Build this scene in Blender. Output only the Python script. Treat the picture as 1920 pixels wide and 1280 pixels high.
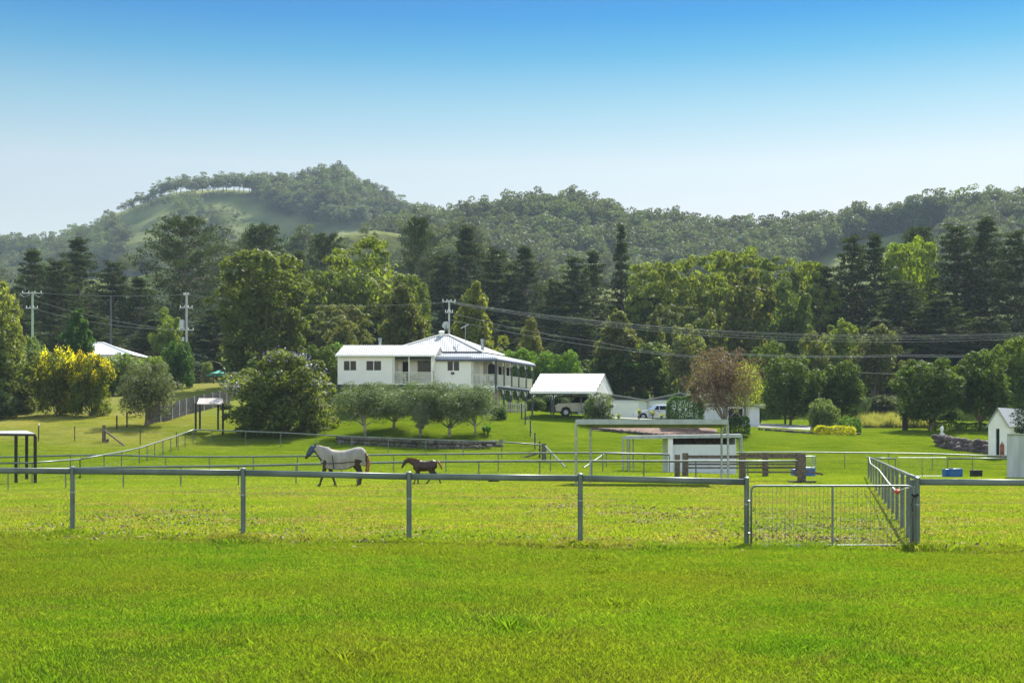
import bpy, math, random
import numpy as np
from mathutils import Vector, Matrix
for o in list(bpy.data.objects): bpy.data.objects.remove(o)
SC = bpy.context.scene
COL = SC.collection
# ---------------------------------------------------------------- camera
F = 2700.0; HY = 837.0; CH = 1.7          # focal length and eye line in photo pixels, eye height in metres
cam = bpy.data.cameras.new('camera'); camo = bpy.data.objects.new('camera', cam); COL.objects.link(camo)
cam.sensor_width = 36; cam.lens = 36*F/1920; cam.shift_y = (HY-640)/1920
cam.clip_start = 0.1; cam.clip_end = 9000
camo.location = (0, 0, CH); camo.rotation_euler = (math.radians(90), 0, 0)
SC.camera = camo
# ---------------------------------------------------------------- world, sun, exposure
SUN_EL, SUN_AZ = 47.0, 24.0
w = bpy.data.worlds.new('World'); SC.world = w; w.use_nodes = True
nt = w.node_tree; bg = nt.nodes['Background']
sky = nt.nodes.new('ShaderNodeTexSky'); sky.sky_type = 'NISHITA'; sky.sun_disc = False
sky.sun_elevation = math.radians(SUN_EL); sky.sun_rotation = math.radians(SUN_AZ)
sky.air_density = 1.0; sky.dust_density = 0.6; sky.ozone_density = 2.0
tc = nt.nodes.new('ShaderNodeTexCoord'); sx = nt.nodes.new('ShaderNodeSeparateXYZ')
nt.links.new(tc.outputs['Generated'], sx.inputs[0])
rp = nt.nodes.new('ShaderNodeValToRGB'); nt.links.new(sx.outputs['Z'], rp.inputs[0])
SKY_STOPS = [(0.0, (.46, .38, .32)), (0.16, (.46, .375, .305)), (.1905, (.46, .395, .31)), (.2283, (.255, .335, .295)), (.262, (.062, .243, .285)), (.285, (.0, .175, .285)), (.31, (.0, .135, .285)), (.38, (.05, .22, .37)), (.52, (1.6, 1.4, 1.15)), (1.0, (2.0, 1.75, 1.4))]  # top stops, above the frame, raised and warmed as added overhead fill light
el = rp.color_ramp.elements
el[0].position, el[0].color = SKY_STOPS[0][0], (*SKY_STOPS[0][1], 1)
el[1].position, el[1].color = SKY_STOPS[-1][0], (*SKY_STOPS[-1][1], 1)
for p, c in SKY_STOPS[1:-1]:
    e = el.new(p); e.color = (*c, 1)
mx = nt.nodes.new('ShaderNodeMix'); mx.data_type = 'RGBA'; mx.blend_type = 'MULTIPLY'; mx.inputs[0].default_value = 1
# unseen sky behind the camera, brightened and warmed as added fill for shaded walls
cm_ = nt.nodes.new('ShaderNodeMapRange'); cm_.interpolation_type = 'SMOOTHSTEP'; cm_.inputs[1].default_value = -.05; cm_.inputs[2].default_value = -.55; nt.links.new(sx.outputs['Y'], cm_.inputs[0])
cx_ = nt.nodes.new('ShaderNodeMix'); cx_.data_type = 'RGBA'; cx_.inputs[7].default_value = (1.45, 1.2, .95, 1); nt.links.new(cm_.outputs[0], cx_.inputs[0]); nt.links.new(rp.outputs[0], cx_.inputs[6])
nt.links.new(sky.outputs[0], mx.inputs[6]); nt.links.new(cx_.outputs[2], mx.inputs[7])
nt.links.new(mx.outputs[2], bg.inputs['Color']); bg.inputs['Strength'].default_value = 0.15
sl = bpy.data.lights.new('sun', 'SUN'); sl.energy = 5.0; sl.angle = math.radians(0.5); sl.color = (1, .955, .87)
slo = bpy.data.objects.new('sun', sl); COL.objects.link(slo)
_e, _a = math.radians(SUN_EL), math.radians(SUN_AZ)
slo.rotation_euler = Vector((-math.sin(_a)*math.cos(_e), -math.cos(_a)*math.cos(_e), -math.sin(_e))).to_track_quat('-Z', 'Y').to_euler()
SC.view_settings.view_transform = 'Standard'; SC.view_settings.look = 'None'
SC.view_settings.exposure = 1.15; SC.view_settings.gamma = 1.0
SC.cycles.max_bounces = 8; SC.cycles.transparent_max_bounces = 8; SC.cycles.volume_bounces = 0
# ---------------------------------------------------------------- helpers
def X(px, D): return (px-960)/F*D
def Z(py, D): return CH+(HY-py)/F*D
def tag(o, label=None, cat=None, group=None, kind=None):
    for k, v in (('label', label), ('category', cat), ('group', group), ('kind', kind)):
        if v: o[k] = v
    return o
def empty(name, loc, label, cat, group=None, rz=0):
    o = bpy.data.objects.new(name, None); o.location = loc; o.rotation_euler = (0, 0, rz)
    o.empty_display_size = .2; COL.objects.link(o); return tag(o, label, cat, group)
def woff(o):
    v = Vector((0, 0, 0))
    while o: v = v+o.location; o = o.parent
    return v
class MB:
    def __init__(s, T=None): s.v = []; s.f = []; s.T = T
    def add(s, vs, fs):
        n = len(s.v)
        s.v += [tuple(s.T(*p)) if s.T else tuple(p) for p in vs]; s.f += [tuple(n+i for i in f) for f in fs]; return s
    def box(s, x0, x1, y0, y1, z0, z1):
        return s.add([(x0,y0,z0),(x1,y0,z0),(x1,y1,z0),(x0,y1,z0),(x0,y0,z1),(x1,y0,z1),(x1,y1,z1),(x0,y1,z1)],
                     [(3,2,1,0),(4,5,6,7),(0,1,5,4),(1,2,6,5),(2,3,7,6),(3,0,4,7)])
    def slab(s, a, b, c, d, t):        # four corners of the top, thickness downwards
        return s.add([a,b,c,d]+[(p[0],p[1],p[2]-t) for p in (a,b,c,d)],
                     [(0,1,2,3),(7,6,5,4),(0,4,5,1),(1,5,6,2),(2,6,7,3),(3,7,4,0)])
    def beam(s, p, q, w_, h):          # rectangular bar between two points
        p, q = Vector(p), Vector(q); d = (q-p).normalized()
        u = d.cross(Vector((0,0,1)))
        u = Vector((1,0,0)) if u.length < .05 else u.normalized()
        n = u.cross(d).normalized(); u = u*w_/2; n = n*h/2
        return s.add([p-u-n,p+u-n,p+u+n,p-u+n,q-u-n,q+u-n,q+u+n,q-u+n],
                     [(0,1,2,3),(7,6,5,4),(0,4,5,1),(1,5,6,2),(2,6,7,3),(3,7,4,0)])
    def tube(s, pts, rads, n=8, cap=True, sx_=1.0):
        pts = [Vector(p) for p in pts]
        if not hasattr(rads, '__len__'): rads = [rads]*len(pts)
        vs = []; m = len(pts); prev = None
        for i, p in enumerate(pts):
            d = (pts[min(i+1, m-1)]-pts[max(i-1, 0)]).normalized()
            ref = Vector((0,1,0)) if abs(d.y) < .9 else Vector((1,0,0))
            u = d.cross(ref).normalized(); v_ = u.cross(d).normalized()
            if prev and u.dot(prev) < 0: u = -u; v_ = -v_
            prev = u
            for k in range(n):
                a = 2*math.pi*k/n
                vs.append(p+(u*math.cos(a)+v_*math.sin(a)*sx_)*rads[i])
        fs = [(i*n+k, i*n+(k+1)%n, (i+1)*n+(k+1)%n, (i+1)*n+k) for i in range(m-1) for k in range(n)]
        if cap: fs += [tuple(range(n))[::-1], tuple((m-1)*n+k for k in range(n))]
        return s.add(vs, fs)
    def build(s, name, mat, parent=None, origin=None, smooth=False):
        off = woff(parent) if parent else Vector(origin or (0,0,0))
        me = bpy.data.meshes.new(name)
        me.from_pydata([(v[0]-off.x, v[1]-off.y, v[2]-off.z) for v in s.v], [], s.f); me.update()
        if smooth: me.polygons.foreach_set('use_smooth', [True]*len(me.polygons))
        o = bpy.data.objects.new(name, me); me.materials.append(mat); COL.objects.link(o)
        if parent: o.parent = parent
        else: o.location = off
        return o
def npmesh(name, V, Q, mat, smooth=False):
    me = bpy.data.meshes.new(name); V = np.asarray(V, np.float32); Q = np.asarray(Q, np.int32)
    k = Q.shape[1]
    me.vertices.add(len(V)); me.vertices.foreach_set('co', V.ravel())
    me.loops.add(Q.size); me.loops.foreach_set('vertex_index', Q.ravel())
    me.polygons.add(len(Q)); me.polygons.foreach_set('loop_start', np.arange(0, Q.size, k, dtype=np.int32))
    me.update(calc_edges=True); me.validate()
    if smooth: me.polygons.foreach_set('use_smooth', np.ones(len(Q), bool))
    me.materials.append(mat); return me
def link(name, me, parent=None, loc=None):
    o = bpy.data.objects.new(name, me); COL.objects.link(o)
    if parent: o.parent = parent
    if loc is not None: o.location = loc
    return o
# ---------------------------------------------------------------- materials
def mat(name, rgb, rough=.6, metal=0, var=0.0, scale=3.0, bump=0.0, spec=.4, rgb2=None, coord='Object', stretch=None):
    m = bpy.data.materials.new(name); m.use_nodes = True; n = m.node_tree; b = n.nodes['Principled BSDF']
    b.inputs['Roughness'].default_value = rough; b.inputs['Metallic'].default_value = metal
    b.inputs['Specular IOR Level'].default_value = spec; b.inputs['Base Color'].default_value = (*rgb, 1)
    if var or rgb2 or bump:
        t = n.nodes.new('ShaderNodeTexCoord'); ns = n.nodes.new('ShaderNodeTexNoise')
        ns.inputs['Scale'].default_value = scale; ns.inputs['Detail'].default_value = 6
        mp = n.nodes.new('ShaderNodeMapping'); n.links.new(t.outputs[coord], mp.inputs[0]); n.links.new(mp.outputs[0], ns.inputs['Vector'])
        if stretch: mp.inputs['Scale'].default_value = stretch
        r = n.nodes.new('ShaderNodeValToRGB'); n.links.new(ns.outputs[0], r.inputs[0])
        r.color_ramp.elements[0].position = .35; r.color_ramp.elements[1].position = .65
        c2 = rgb2 or tuple(c*(1+var) for c in rgb); c1 = rgb if rgb2 else tuple(c*(1-var) for c in rgb)
        r.color_ramp.elements[0].color = (*c1, 1); r.color_ramp.elements[1].color = (*c2, 1)
        n.links.new(r.outputs[0], b.inputs['Base Color'])
        if bump:
            bp = n.nodes.new('ShaderNodeBump'); bp.inputs['Strength'].default_value = bump; bp.inputs['Distance'].default_value = .05
            n.links.new(ns.outputs[0], bp.inputs['Height']); n.links.new(bp.outputs[0], b.inputs['Normal'])
    return m
def ribbed(name, rgb, axis, pitch, rough=.4, amount=.6, var=.08, metal=0.0):
    """painted cladding or roof sheet with parallel ribs along one axis"""
    m = mat(name, rgb, rough, metal, var=var, scale=.8); n = m.node_tree; b = n.nodes['Principled BSDF']
    t = n.nodes.new('ShaderNodeTexCoord'); wv = n.nodes.new('ShaderNodeTexWave'); wv.bands_direction = axis
    wv.wave_profile = 'SAW' if axis == 'Z' else 'SIN'
    wv.inputs['Scale'].default_value = (2*math.pi)/pitch/20*1.0
    n.links.new(t.outputs['Object'], wv.inputs['Vector'])
    bp = n.nodes.new('ShaderNodeBump'); bp.inputs['Strength'].default_value = amount; bp.inputs['Distance'].default_value = .02
    n.links.new(wv.outputs[0], bp.inputs['Height']); n.links.new(bp.outputs[0], b.inputs['Normal']); return m
def leafmat(name, transl=.38, rough=.6, base=None, var=.35, yellow=.5):
    """leaf: colour comes from the object's own colour, varies leaf by leaf; light passes through it"""
    m = bpy.data.materials.new(name); m.use_nodes = True; n = m.node_tree; b = n.nodes['Principled BSDF']; out = n.nodes['Material Output']
    b.inputs['Roughness'].default_value = rough; b.inputs['Specular IOR Level'].default_value = .18
    oi = n.nodes.new('ShaderNodeObjectInfo'); g = n.nodes.new('ShaderNodeNewGeometry')
    mr = n.nodes.new('ShaderNodeMapRange'); mr.inputs[3].default_value = 1-var; mr.inputs[4].default_value = 1+var*1.2
    n.links.new(g.outputs['Random Per Island'], mr.inputs[0])
    hs = n.nodes.new('ShaderNodeHueSaturation')
    if base: hs.inputs['Color'].default_value = (*base, 1)
    else: n.links.new(oi.outputs['Color'], hs.inputs['Color'])
    n.links.new(mr.outputs[0], hs.inputs['Value'])
    mh = n.nodes.new('ShaderNodeMapRange'); mh.inputs[3].default_value = .485; mh.inputs[4].default_value = .515
    n.links.new(oi.outputs['Random'] if base else g.outputs['Random Per Island'], mh.inputs[0]); n.links.new(mh.outputs[0], hs.inputs['Hue'])
    if base:
        m2 = n.nodes.new('ShaderNodeMapRange'); m2.inputs[3].default_value = .62; m2.inputs[4].default_value = 1.5; n.links.new(oi.outputs['Random'], m2.inputs[0]); mm = n.nodes.new('ShaderNodeMath'); mm.operation = 'MULTIPLY'; n.links.new(mr.outputs[0], mm.inputs[0]); n.links.new(m2.outputs[0], mm.inputs[1]); n.links.new(mm.outputs[0], hs.inputs['Value']); mh.inputs[3].default_value = .46; mh.inputs[4].default_value = .52
    n.links.new(hs.outputs[0], b.inputs['Base Color'])
    tr = n.nodes.new('ShaderNodeBsdfTranslucent'); ym = n.nodes.new('ShaderNodeMix'); ym.data_type = 'RGBA'; ym.blend_type = 'MULTIPLY'
    ym.inputs[0].default_value = 1; n.links.new(hs.outputs[0], ym.inputs[6]); ym.inputs[7].default_value = (2.6*(.6+yellow), 2.8*(.7+yellow*.6), .8, 1)
    n.links.new(ym.outputs[2], tr.inputs['Color'])
    ms = n.nodes.new('ShaderNodeMixShader'); ms.inputs[0].default_value = transl
    n.links.new(b.outputs[0], ms.inputs[1]); n.links.new(tr.outputs[0], ms.inputs[2]); n.links.new(ms.outputs[0], out.inputs['Surface'])
    return m
LEAF = leafmat('leaf'); NEEDLE = leafmat('needle', .22, .9, yellow=.2, var=.4); FARLEAF = leafmat('far_leaf', .3, .6, base=(.050, .066, .034), var=.25)
SILVERLEAF = leafmat('silver_leaf', .25, .6, yellow=-.1, var=.4); BROWNLEAF = leafmat('brown_leaf', .2, .7, base=(.14,.088,.055), var=.4, yellow=0); LIMELEAF = leafmat('lime_leaf', .4, .6, base=(.15,.18,.03), var=.3)
WIREM = mat('dull_wire', (.13,.14,.14), .8)
PETAL = mat('petal', (.75, .75, .7), .6); LILAC = mat('lilac_flower', (.38, .32, .5), .6)
BARK = mat('bark', (.16, .125, .09), .9, var=.4, scale=5, bump=.4, stretch=(1,1,.3)); GREYBARK = mat('grey_bark', (.3, .27, .23), .9, var=.3, scale=5, bump=.3)
RAIL = mat('fence_paint', (.125, .15, .13), .42, .2, var=.22, scale=2.5, bump=.03); GALV = mat('galvanised_steel', (.28, .31, .32), .4, .7, var=.25, scale=6)
GALVD = mat('dull_steel', (.16, .19, .185), .5, .5, var=.2, scale=6)
WHITE = mat('white_paint', (.82, .80, .74), .5, var=.04, scale=2); CREAM = mat('cream_paint', (.62, .58, .45), .5, var=.05)
BOARD = ribbed('weatherboard', (.88, .83, .77), 'Z', .18, .5, .9, .03); ROOFW = ribbed('white_roof_sheet', (.33, .33, .33), 'X', .2, .5, .6, .08)
ROOFC = ribbed('cream_roof_sheet', (.29, .283, .265), 'X', .2, .5, .6, .08); BULL = ribbed('grey_bullnose_sheet', (.2, .215, .245), 'X', .2, .35, .5, .05)
NAVY = mat('navy_paint', (.028, .034, .05), .5); CHAR = mat('charcoal_paint', (.05, .055, .07), .5, var=.2)
GLASS = mat('window_glass', (.008, .009, .010), .15, 0, spec=.22, var=.3, scale=.8); BLACK = mat('black_rubber', (.012, .012, .013), .7)
TIMB = mat('weathered_timber', (.13, .095, .07), .85, var=.45, scale=6, bump=.4); DTIMB = mat('dark_timber', (.022, .018, .015), .8, var=.3, scale=5)
CONC = mat('concrete', (.20, .20, .16), .85, var=.12, scale=1.5); ROCK = mat('garden_rock', (.085, .068, .055), .9, var=.55, scale=1.3, bump=.6)
MULCH = mat('mulch', (.075, .042, .028), .95, rgb2=(.19, .11, .072), scale=3.5, bump=.6, coord='Object')
BLUE = mat('blue_plastic', (.02, .12, .34), .4, var=.12); PEACH = mat('peach_render', (.45, .31, .22), .8, var=.08); RED = mat('red_plastic', (.6, .06, .03), .5)
TIN = ribbed('pale_wall_sheet', (.64, .65, .65), 'X', .22, .45, .7, .07); GREYTIN = mat('streaked_sheet', (.5, .52, .53), .55, rgb2=(.34, .36, .34), scale=1.1, stretch=(2.5, 2.5, .35))
SAGE = mat('sage_wall', (.55, .62, .52), .6, var=.05); TEAL = mat('green_canvas', (.03, .3, .2), .7, var=.1)
# ---------------------------------------------------------------- terrain
CTRL = [(-14,0,.1),(0,0,0),(14,0,0),(-8,12,.12),(0,12,.05),(8,12,0),(-60,0,.3),(60,0,0),(-60,25,.4),(60,25,0)]
for px, py, D in [(136,1000,25.2),(456,1007,24.5),(767,1016,24.1),(1088,1019,24.1),(1400,1027,23.9),(1720,1028,23.8),(1920,1027,24),
    (640,912,61),(790,907,63),(100,922,61),(1200,912,61),(1700,914,61),(15,919,68),(230,914,68),(440,912,68),(555,909,68),(1012,903,68),(1500,903,68),(1625,894,79),(1900,897,72),
    (0,893,84),(318,892,84),(640,889,84),(900,886,84),(1130,884,84),(1137,880,99),(1420,878,99),(1600,879,99),(1748,881,99),(1890,884,99),
    (195,887,84),(261,872,92),(320,850,101),(362,833,110),(458,835,109),(593,843,106),(730,850,103),(871,856,100),(1020,863,97),
    (530,815,118),(672,815,112),(784,818,112),(888,818,112),(700,780,123),(900,780,123),(950,783,124),(700,838,108),(800,841,108),(920,843,108),
    (60,775,130),(130,775,130),(275,800,118),(195,830,108),(-20,782,125),(0,840,104),(140,825,108),(400,800,120),(300,790,122),(350,770,132),(425,757,140),
    (400,718,165),(460,716,165),(300,740,150),(200,745,140),(633,775,127),(830,778,127),(930,775,128),(1000,771,137),(994,783,125),(1120,785,125),(1150,783,131),
    (1200,787,148),(1290,787,148),(1110,797,122),(1230,812,117),(1340,815,117),(1060,830,108),(1250,845,108),
    (1425,803,126),(1480,797,135),(1540,812,124),(1600,812,124),(1610,798,140),(1700,803,132),(1740,797,140),(1680,835,112),(1500,835,112),(1850,853,108),(1960,857,108),(1800,812,125),(1870,813,125),
    (1620,778,160),(1480,775,160),(1850,790,150)]:
    CTRL.append((X(px, D), D, Z(py, D)))
for x in (-120,-60,0,60,120):
    CTRL += [(x,200,7.5 if x > -90 else 9),(x,260,7),(x,340,5)]
CTRL += [(-110,110,3.2),(-90,150,6.5),(110,110,1.5),(110,150,4),(-80,60,.2),(80,60,0),(-80,90,.8),(80,90,.5)]
CP = np.array(CTRL); _n = len(CP)
def _k(r2): return np.where(r2 > 0, r2*np.log(np.maximum(r2, 1e-9))*.5, 0)
_A = np.zeros((_n+3, _n+3)); _d = ((CP[:, None, :2]-CP[None, :, :2])**2).sum(-1)
_A[:_n, :_n] = _k(_d)+np.eye(_n)*6.0; _A[:_n, _n] = 1; _A[:_n, _n+1:] = CP[:, :2]; _A[_n, :_n] = 1; _A[_n+1:, :_n] = CP[:, :2].T
_w = np.linalg.solve(_A, np.concatenate([CP[:, 2], np.zeros(3)]))
def ghv(x, y):
    x = np.asarray(x, float); y = np.asarray(y, float); sh = x.shape; p = np.stack([x.ravel(), y.ravel()], 1)
    pc = np.stack([np.clip(p[:, 0], -120, 120), np.clip(p[:, 1], 0, 340)], 1)
    d = ((pc[:, None]-CP[None, :, :2])**2).sum(-1)
    z = _k(d)@_w[:_n]+_w[_n]+pc@_w[_n+1:]
    return z.reshape(sh)
def gh(x, y): return float(ghv(np.array([x]), np.array([y]))[0])
def G(px, D): return Vector((X(px, D), D, gh(X(px, D), D)))

def grass_nodes(n, blade=False):
    """paddock colour: lush in front of the fence, grazed and yellower behind it, straw patches and scuffed earth"""
    g = n.nodes.new('ShaderNodeNewGeometry'); s = n.nodes.new('ShaderNodeSeparateXYZ'); n.links.new(g.outputs['Position'], s.inputs[0])
    def noise(sc, det=5, rough=.6):
        k = n.nodes.new('ShaderNodeTexNoise'); k.inputs['Scale'].default_value = sc; k.inputs['Detail'].default_value = det; k.inputs['Roughness'].default_value = rough
        n.links.new(g.outputs['Position'], k.inputs['Vector']); return k.outputs[0]
    def rng(v, a, b, lo=0., hi=1.):
        k = n.nodes.new('ShaderNodeMapRange'); k.inputs[1].default_value = a; k.inputs[2].default_value = b; k.inputs[3].default_value = lo; k.inputs[4].default_value = hi
        n.links.new(v, k.inputs[0]); return k.outputs[0]
    def mixc(f, a, b):
        k = n.nodes.new('ShaderNodeMix'); k.data_type = 'RGBA'
        if hasattr(f, 'links'): n.links.new(f, k.inputs[0])
        else: k.inputs[0].default_value = f
        for i, c in ((6, a), (7, b)):
            if hasattr(c, 'links'): n.links.new(c, k.inputs[i])
            else: k.inputs[i].default_value = (*c, 1)
        return k.outputs[2]
    def mul(a, b):
        k = n.nodes.new('ShaderNodeMath'); k.operation = 'MULTIPLY'; n.links.new(a, k.inputs[0]); n.links.new(b, k.inputs[1]); return k.outputs[0]
    lush = mixc(rng(noise(.55), .35, .65), (.060, .130, .007), (.112, .176, .012))
    lush = mixc(rng(noise(3.5, 4), .5, .72, 0, .6), lush, (.17, .19, .03))
    lush = mixc(rng(noise(.16, 4), .42, .6, 0, .75), lush, (.118, .142, .012)); lush = mixc(rng(noise(1.1, 6, .7), .54, .68, 0, .5), lush, (.085, .085, .025)); lush = mixc(rng(noise(7, 3), .56, .72, 0, .5), lush, (.05, .075, .012))
    graz = mixc(rng(noise(.22), .35, .65), (.108, .172, .011), (.160, .205, .018))
    graz = mixc(rng(noise(1.6, 5), .52, .7, 0, .5), graz, (.25, .225, .06))
    c = mixc(rng(s.outputs['Y'], 23.2, 25.6), lush, graz)
    lawn = mixc(rng(noise(.3), .35, .65), (.088, .14, .006), (.122, .168, .010))
    c = mixc(rng(s.outputs['Y'], 74, 96), c, lawn)
    # straw coloured scuffs in the paddock
    pad = mul(rng(s.outputs['Y'], 22, 25), rng(s.outputs['Y'], 58, 72, 1, 0))
    st = mul(rng(noise(.33, 3), .44, .58), rng(noise(4.5, 5, .75), .47, .58))
    c = mixc(mul(st, pad), c, (.20, .15, .075))
    st2 = mul(rng(noise(.8, 2), .5, .6), rng(noise(9, 3, .7), .58, .64))
    c = mixc(mul(st2, rng(s.outputs['Y'], 5, 60, .8, 0)), c, (.06, .045, .02))
    dry = mul(rng(noise(.09, 4), .3, .62, .25, 1), rng(s.outputs['X'], -18, -32))
    c = mixc(mul(dry, rng(s.outputs['Y'], 98, 110)), c, (.22, .21, .06))
    return c, noise
gm = bpy.data.materials.new('grass_ground'); gm.use_nodes = True; n = gm.node_tree; b = n.nodes['Principled BSDF']
c, nz = grass_nodes(n); n.links.new(c, b.inputs['Base Color']); b.inputs['Roughness'].default_value = .9; b.inputs['Specular IOR Level'].default_value = 0
bp = n.nodes.new('ShaderNodeBump'); bp.inputs['Strength'].default_value = 1; bp.inputs['Distance'].default_value = .2
n.links.new(nz(5.5, 8, .75), bp.inputs['Height']); n.links.new(bp.outputs[0], b.inputs['Normal'])
GROUND = gm
bm_ = bpy.data.materials.new('grass_blade'); bm_.use_nodes = True; n = bm_.node_tree; b = n.nodes['Principled BSDF']
c, nz = grass_nodes(n)
g = n.nodes.new('ShaderNodeNewGeometry'); mr = n.nodes.new('ShaderNodeMapRange'); mr.inputs[3].default_value = .75; mr.inputs[4].default_value = 1.45
n.links.new(g.outputs['Random Per Island'], mr.inputs[0]); hs = n.nodes.new('ShaderNodeHueSaturation'); n.links.new(c, hs.inputs['Color']); n.links.new(mr.outputs[0], hs.inputs['Value'])
n.links.new(hs.outputs[0], b.inputs['Base Color']); b.inputs['Roughness'].default_value = .5; b.inputs['Specular IOR Level'].default_value = .25
tr = n.nodes.new('ShaderNodeBsdfTranslucent'); ym = n.nodes.new('ShaderNodeMix'); ym.data_type = 'RGBA'; ym.blend_type = 'MULTIPLY'; ym.inputs[0].default_value = 1
n.links.new(hs.outputs[0], ym.inputs[6]); ym.inputs[7].default_value = (2.0, 1.9, .8, 1); n.links.new(ym.outputs[2], tr.inputs['Color'])
ms = n.nodes.new('ShaderNodeMixShader'); ms.inputs[0].default_value = .5; n.links.new(b.outputs[0], ms.inputs[1]); n.links.new(tr.outputs[0], ms.inputs[2])
n.links.new(ms.outputs[0], n.nodes['Material Output'].inputs['Surface']); BLADE = bm_

def grid_mesh(name, xs, ys, zf, m, smooth=True):
    XX, YY = np.meshgrid(xs, ys); ZZ = zf(XX, YY); V = np.stack([XX, YY, ZZ], -1).reshape(-1, 3)
    nx, ny = len(xs), len(ys); i = np.arange((ny-1)*nx).reshape(ny-1, nx)[:, :-1].ravel()
    return npmesh(name, V, np.stack([i, i+1, i+nx+1, i+nx], 1), m, smooth)
def sinh_axis(lo, hi, n, k=3.2):
    t = np.linspace(-1, 1, n); s = np.sinh(k*t)/np.sinh(k); return np.where(s < 0, -s*lo, s*hi)
xs = np.unique(np.concatenate([np.linspace(-3000, -140, 14), np.linspace(-130, 130, 209), np.linspace(140, 3000, 14)]))
ys = np.unique(np.concatenate([np.linspace(-300, -20, 6), np.linspace(0, 70, 71), np.linspace(71, 230, 160), np.linspace(235, 500, 30), np.linspace(550, 4000, 12)]))
def zfull(x, y):
    z = ghv(x, y); far = np.clip((y-340)/250, 0, 1); z = z*(1-far)-3*far
    return z+.03*np.sin(x*1.1+y*.7)*np.sin(y*.9)*(y > 8)*(y < 300)
tag(link('ground', grid_mesh('ground', xs, ys, zfull, GROUND)), kind='structure')
def drape(name, quad, m, up=.02, nu=40, nv=12, **kw):
    """sheet following the ground inside four (px, D) corners"""
    (a, b_, c_, d) = [np.array((X(p, D), D)) for p, D in quad]
    u = np.linspace(0, 1, nu); v = np.linspace(0, 1, nv); U, Vv = np.meshgrid(u, v)
    P = ((1-U)*(1-Vv))[..., None]*a+(U*(1-Vv))[..., None]*b_+(U*Vv)[..., None]*c_+((1-U)*Vv)[..., None]*d
    z = zfull(P[..., 0], P[..., 1])+up+.12*np.minimum(1, 6*np.minimum(np.minimum(U, 1-U), np.minimum(Vv, 1-Vv)))*kw.get('mound', 0)
    V = np.concatenate([P, z[..., None]], -1).reshape(-1, 3); i = np.arange((nv-1)*nu).reshape(nv-1, nu)[:, :-1].ravel()
    return npmesh(name, V, np.stack([i, i+1, i+nu+1, i+nu], 1), m, True)
tag(link('driveway', drape('driveway', [(1118, 128), (1570, 127), (1570, 134), (1118, 146)], CONC, .05)), kind='structure')
tag(link('garden_bed', drape('garden_bed', [(1108, 117.5), (1345, 114.3), (1345, 121.5), (1105, 124)], MULCH, .06, mound=1.5)), kind='structure')
# ---------------------------------------------------------------- hills
def hill(name, prof, Db, Dr, m, back=500, x0=-500, x1=2500, rough=4.0, seed=1, power=1.0):
    pp = np.array(prof, float); pxs = np.linspace(x0, x1, 240); t = np.concatenate([np.linspace(0, 1, 46), 1+np.linspace(.05, 1, 10)])
    zr = CH+(HY-np.interp(pxs, pp[:, 0], pp[:, 1]))/F*Dr; rg = np.random.RandomState(seed); ph = rg.rand(8)*6
    T, PX = np.meshgrid(t, pxs, indexing='ij'); ZR = np.broadcast_to(zr, PX.shape)
    D = np.where(T <= 1, Db+(Dr-Db)*T, Dr+(T-1)*back)
    f = np.where(T <= 1, np.clip(T, 0, 1)**power, 1-(T-1)*1.1)
    xx = (PX-960)/F*D
    bumpz = sum(np.sin(xx*k*.01+ph[i])*np.sin(D*k*.012+ph[i+4]) for i, k in enumerate((1.1, 2.3, 3.9, 6.1)))*rough
    z = ZR*f-6*(1-np.clip(T*6, 0, 1))+bumpz*np.clip(4*T*(1-np.minimum(T, 1)), 0, 1)
    V = np.stack([xx, D, z], -1).reshape(-1, 3); nx = len(pxs); ny = len(t)
    i = np.arange((ny-1)*nx).reshape(ny-1, nx)[:, :-1].ravel()
    me = npmesh(name, V, np.stack([i, i+1, i+nx+1, i+nx], 1), m, True)
    o = link(name, me); tag(o, kind='structure')
    def at(px, tt):
        zz = np.interp(px, pp[:, 0], pp[:, 1]); D_ = Db+(Dr-Db)*tt; x_ = (px-960)/F*D_
        bz = sum(np.sin(x_*k*.01+ph[i_])*np.sin(D_*k*.012+ph[i_+4]) for i_, k in enumerate((1.1, 2.3, 3.9, 6.1)))*rough*np.clip(4*tt*(1-tt), 0, 1)
        return x_, D_, (CH+(HY-zz)/F*Dr)*tt**power+bz-6*(1-np.clip(tt*6, 0, 1))
    return at
HG = mat('hill_grass', (.062, .084, .03), .95, rgb2=(.16, .175, .07), scale=.03, spec=.0, coord='Object', bump=1.0)
HG.node_tree.nodes['Noise Texture'].inputs['Detail'].default_value = 12; HG.node_tree.nodes['Bump'].inputs['Distance'].default_value = 6
ridgeL = hill('hill', [(-500,480),(0,468),(60,470),(110,458),(165,432),(200,406),(240,392),(300,368),(340,359),(420,355),(500,360),(545,366),(600,350),(635,342),(680,368),(730,400),(785,418),(850,440),(950,460),(1200,490),(2500,500)], 560, 1000, HG, seed=3, rough=5)
ridgeR = hill('hill', [(-500,580),(500,560),(650,483),(785,446),(850,434),(930,420),(1020,412),(1100,412),(1150,436),(1210,448),(1300,456),(1340,466),(1400,466),(1480,458),(1560,450),(1620,440),(1700,428),(1790,420),(1920,414),(2500,370)], 430, 700, HG, seed=5, rough=4)
knoll = hill('hill', [(-500,560),(250,520),(340,500),(430,484),(520,468),(580,456),(620,446),(660,438),(700,432),(740,437),(790,446),(850,442),(900,455),(960,490),(1100,540),(2500,560)], 340, 430, HG, seed=9, rough=1.5, back=120)
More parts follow.
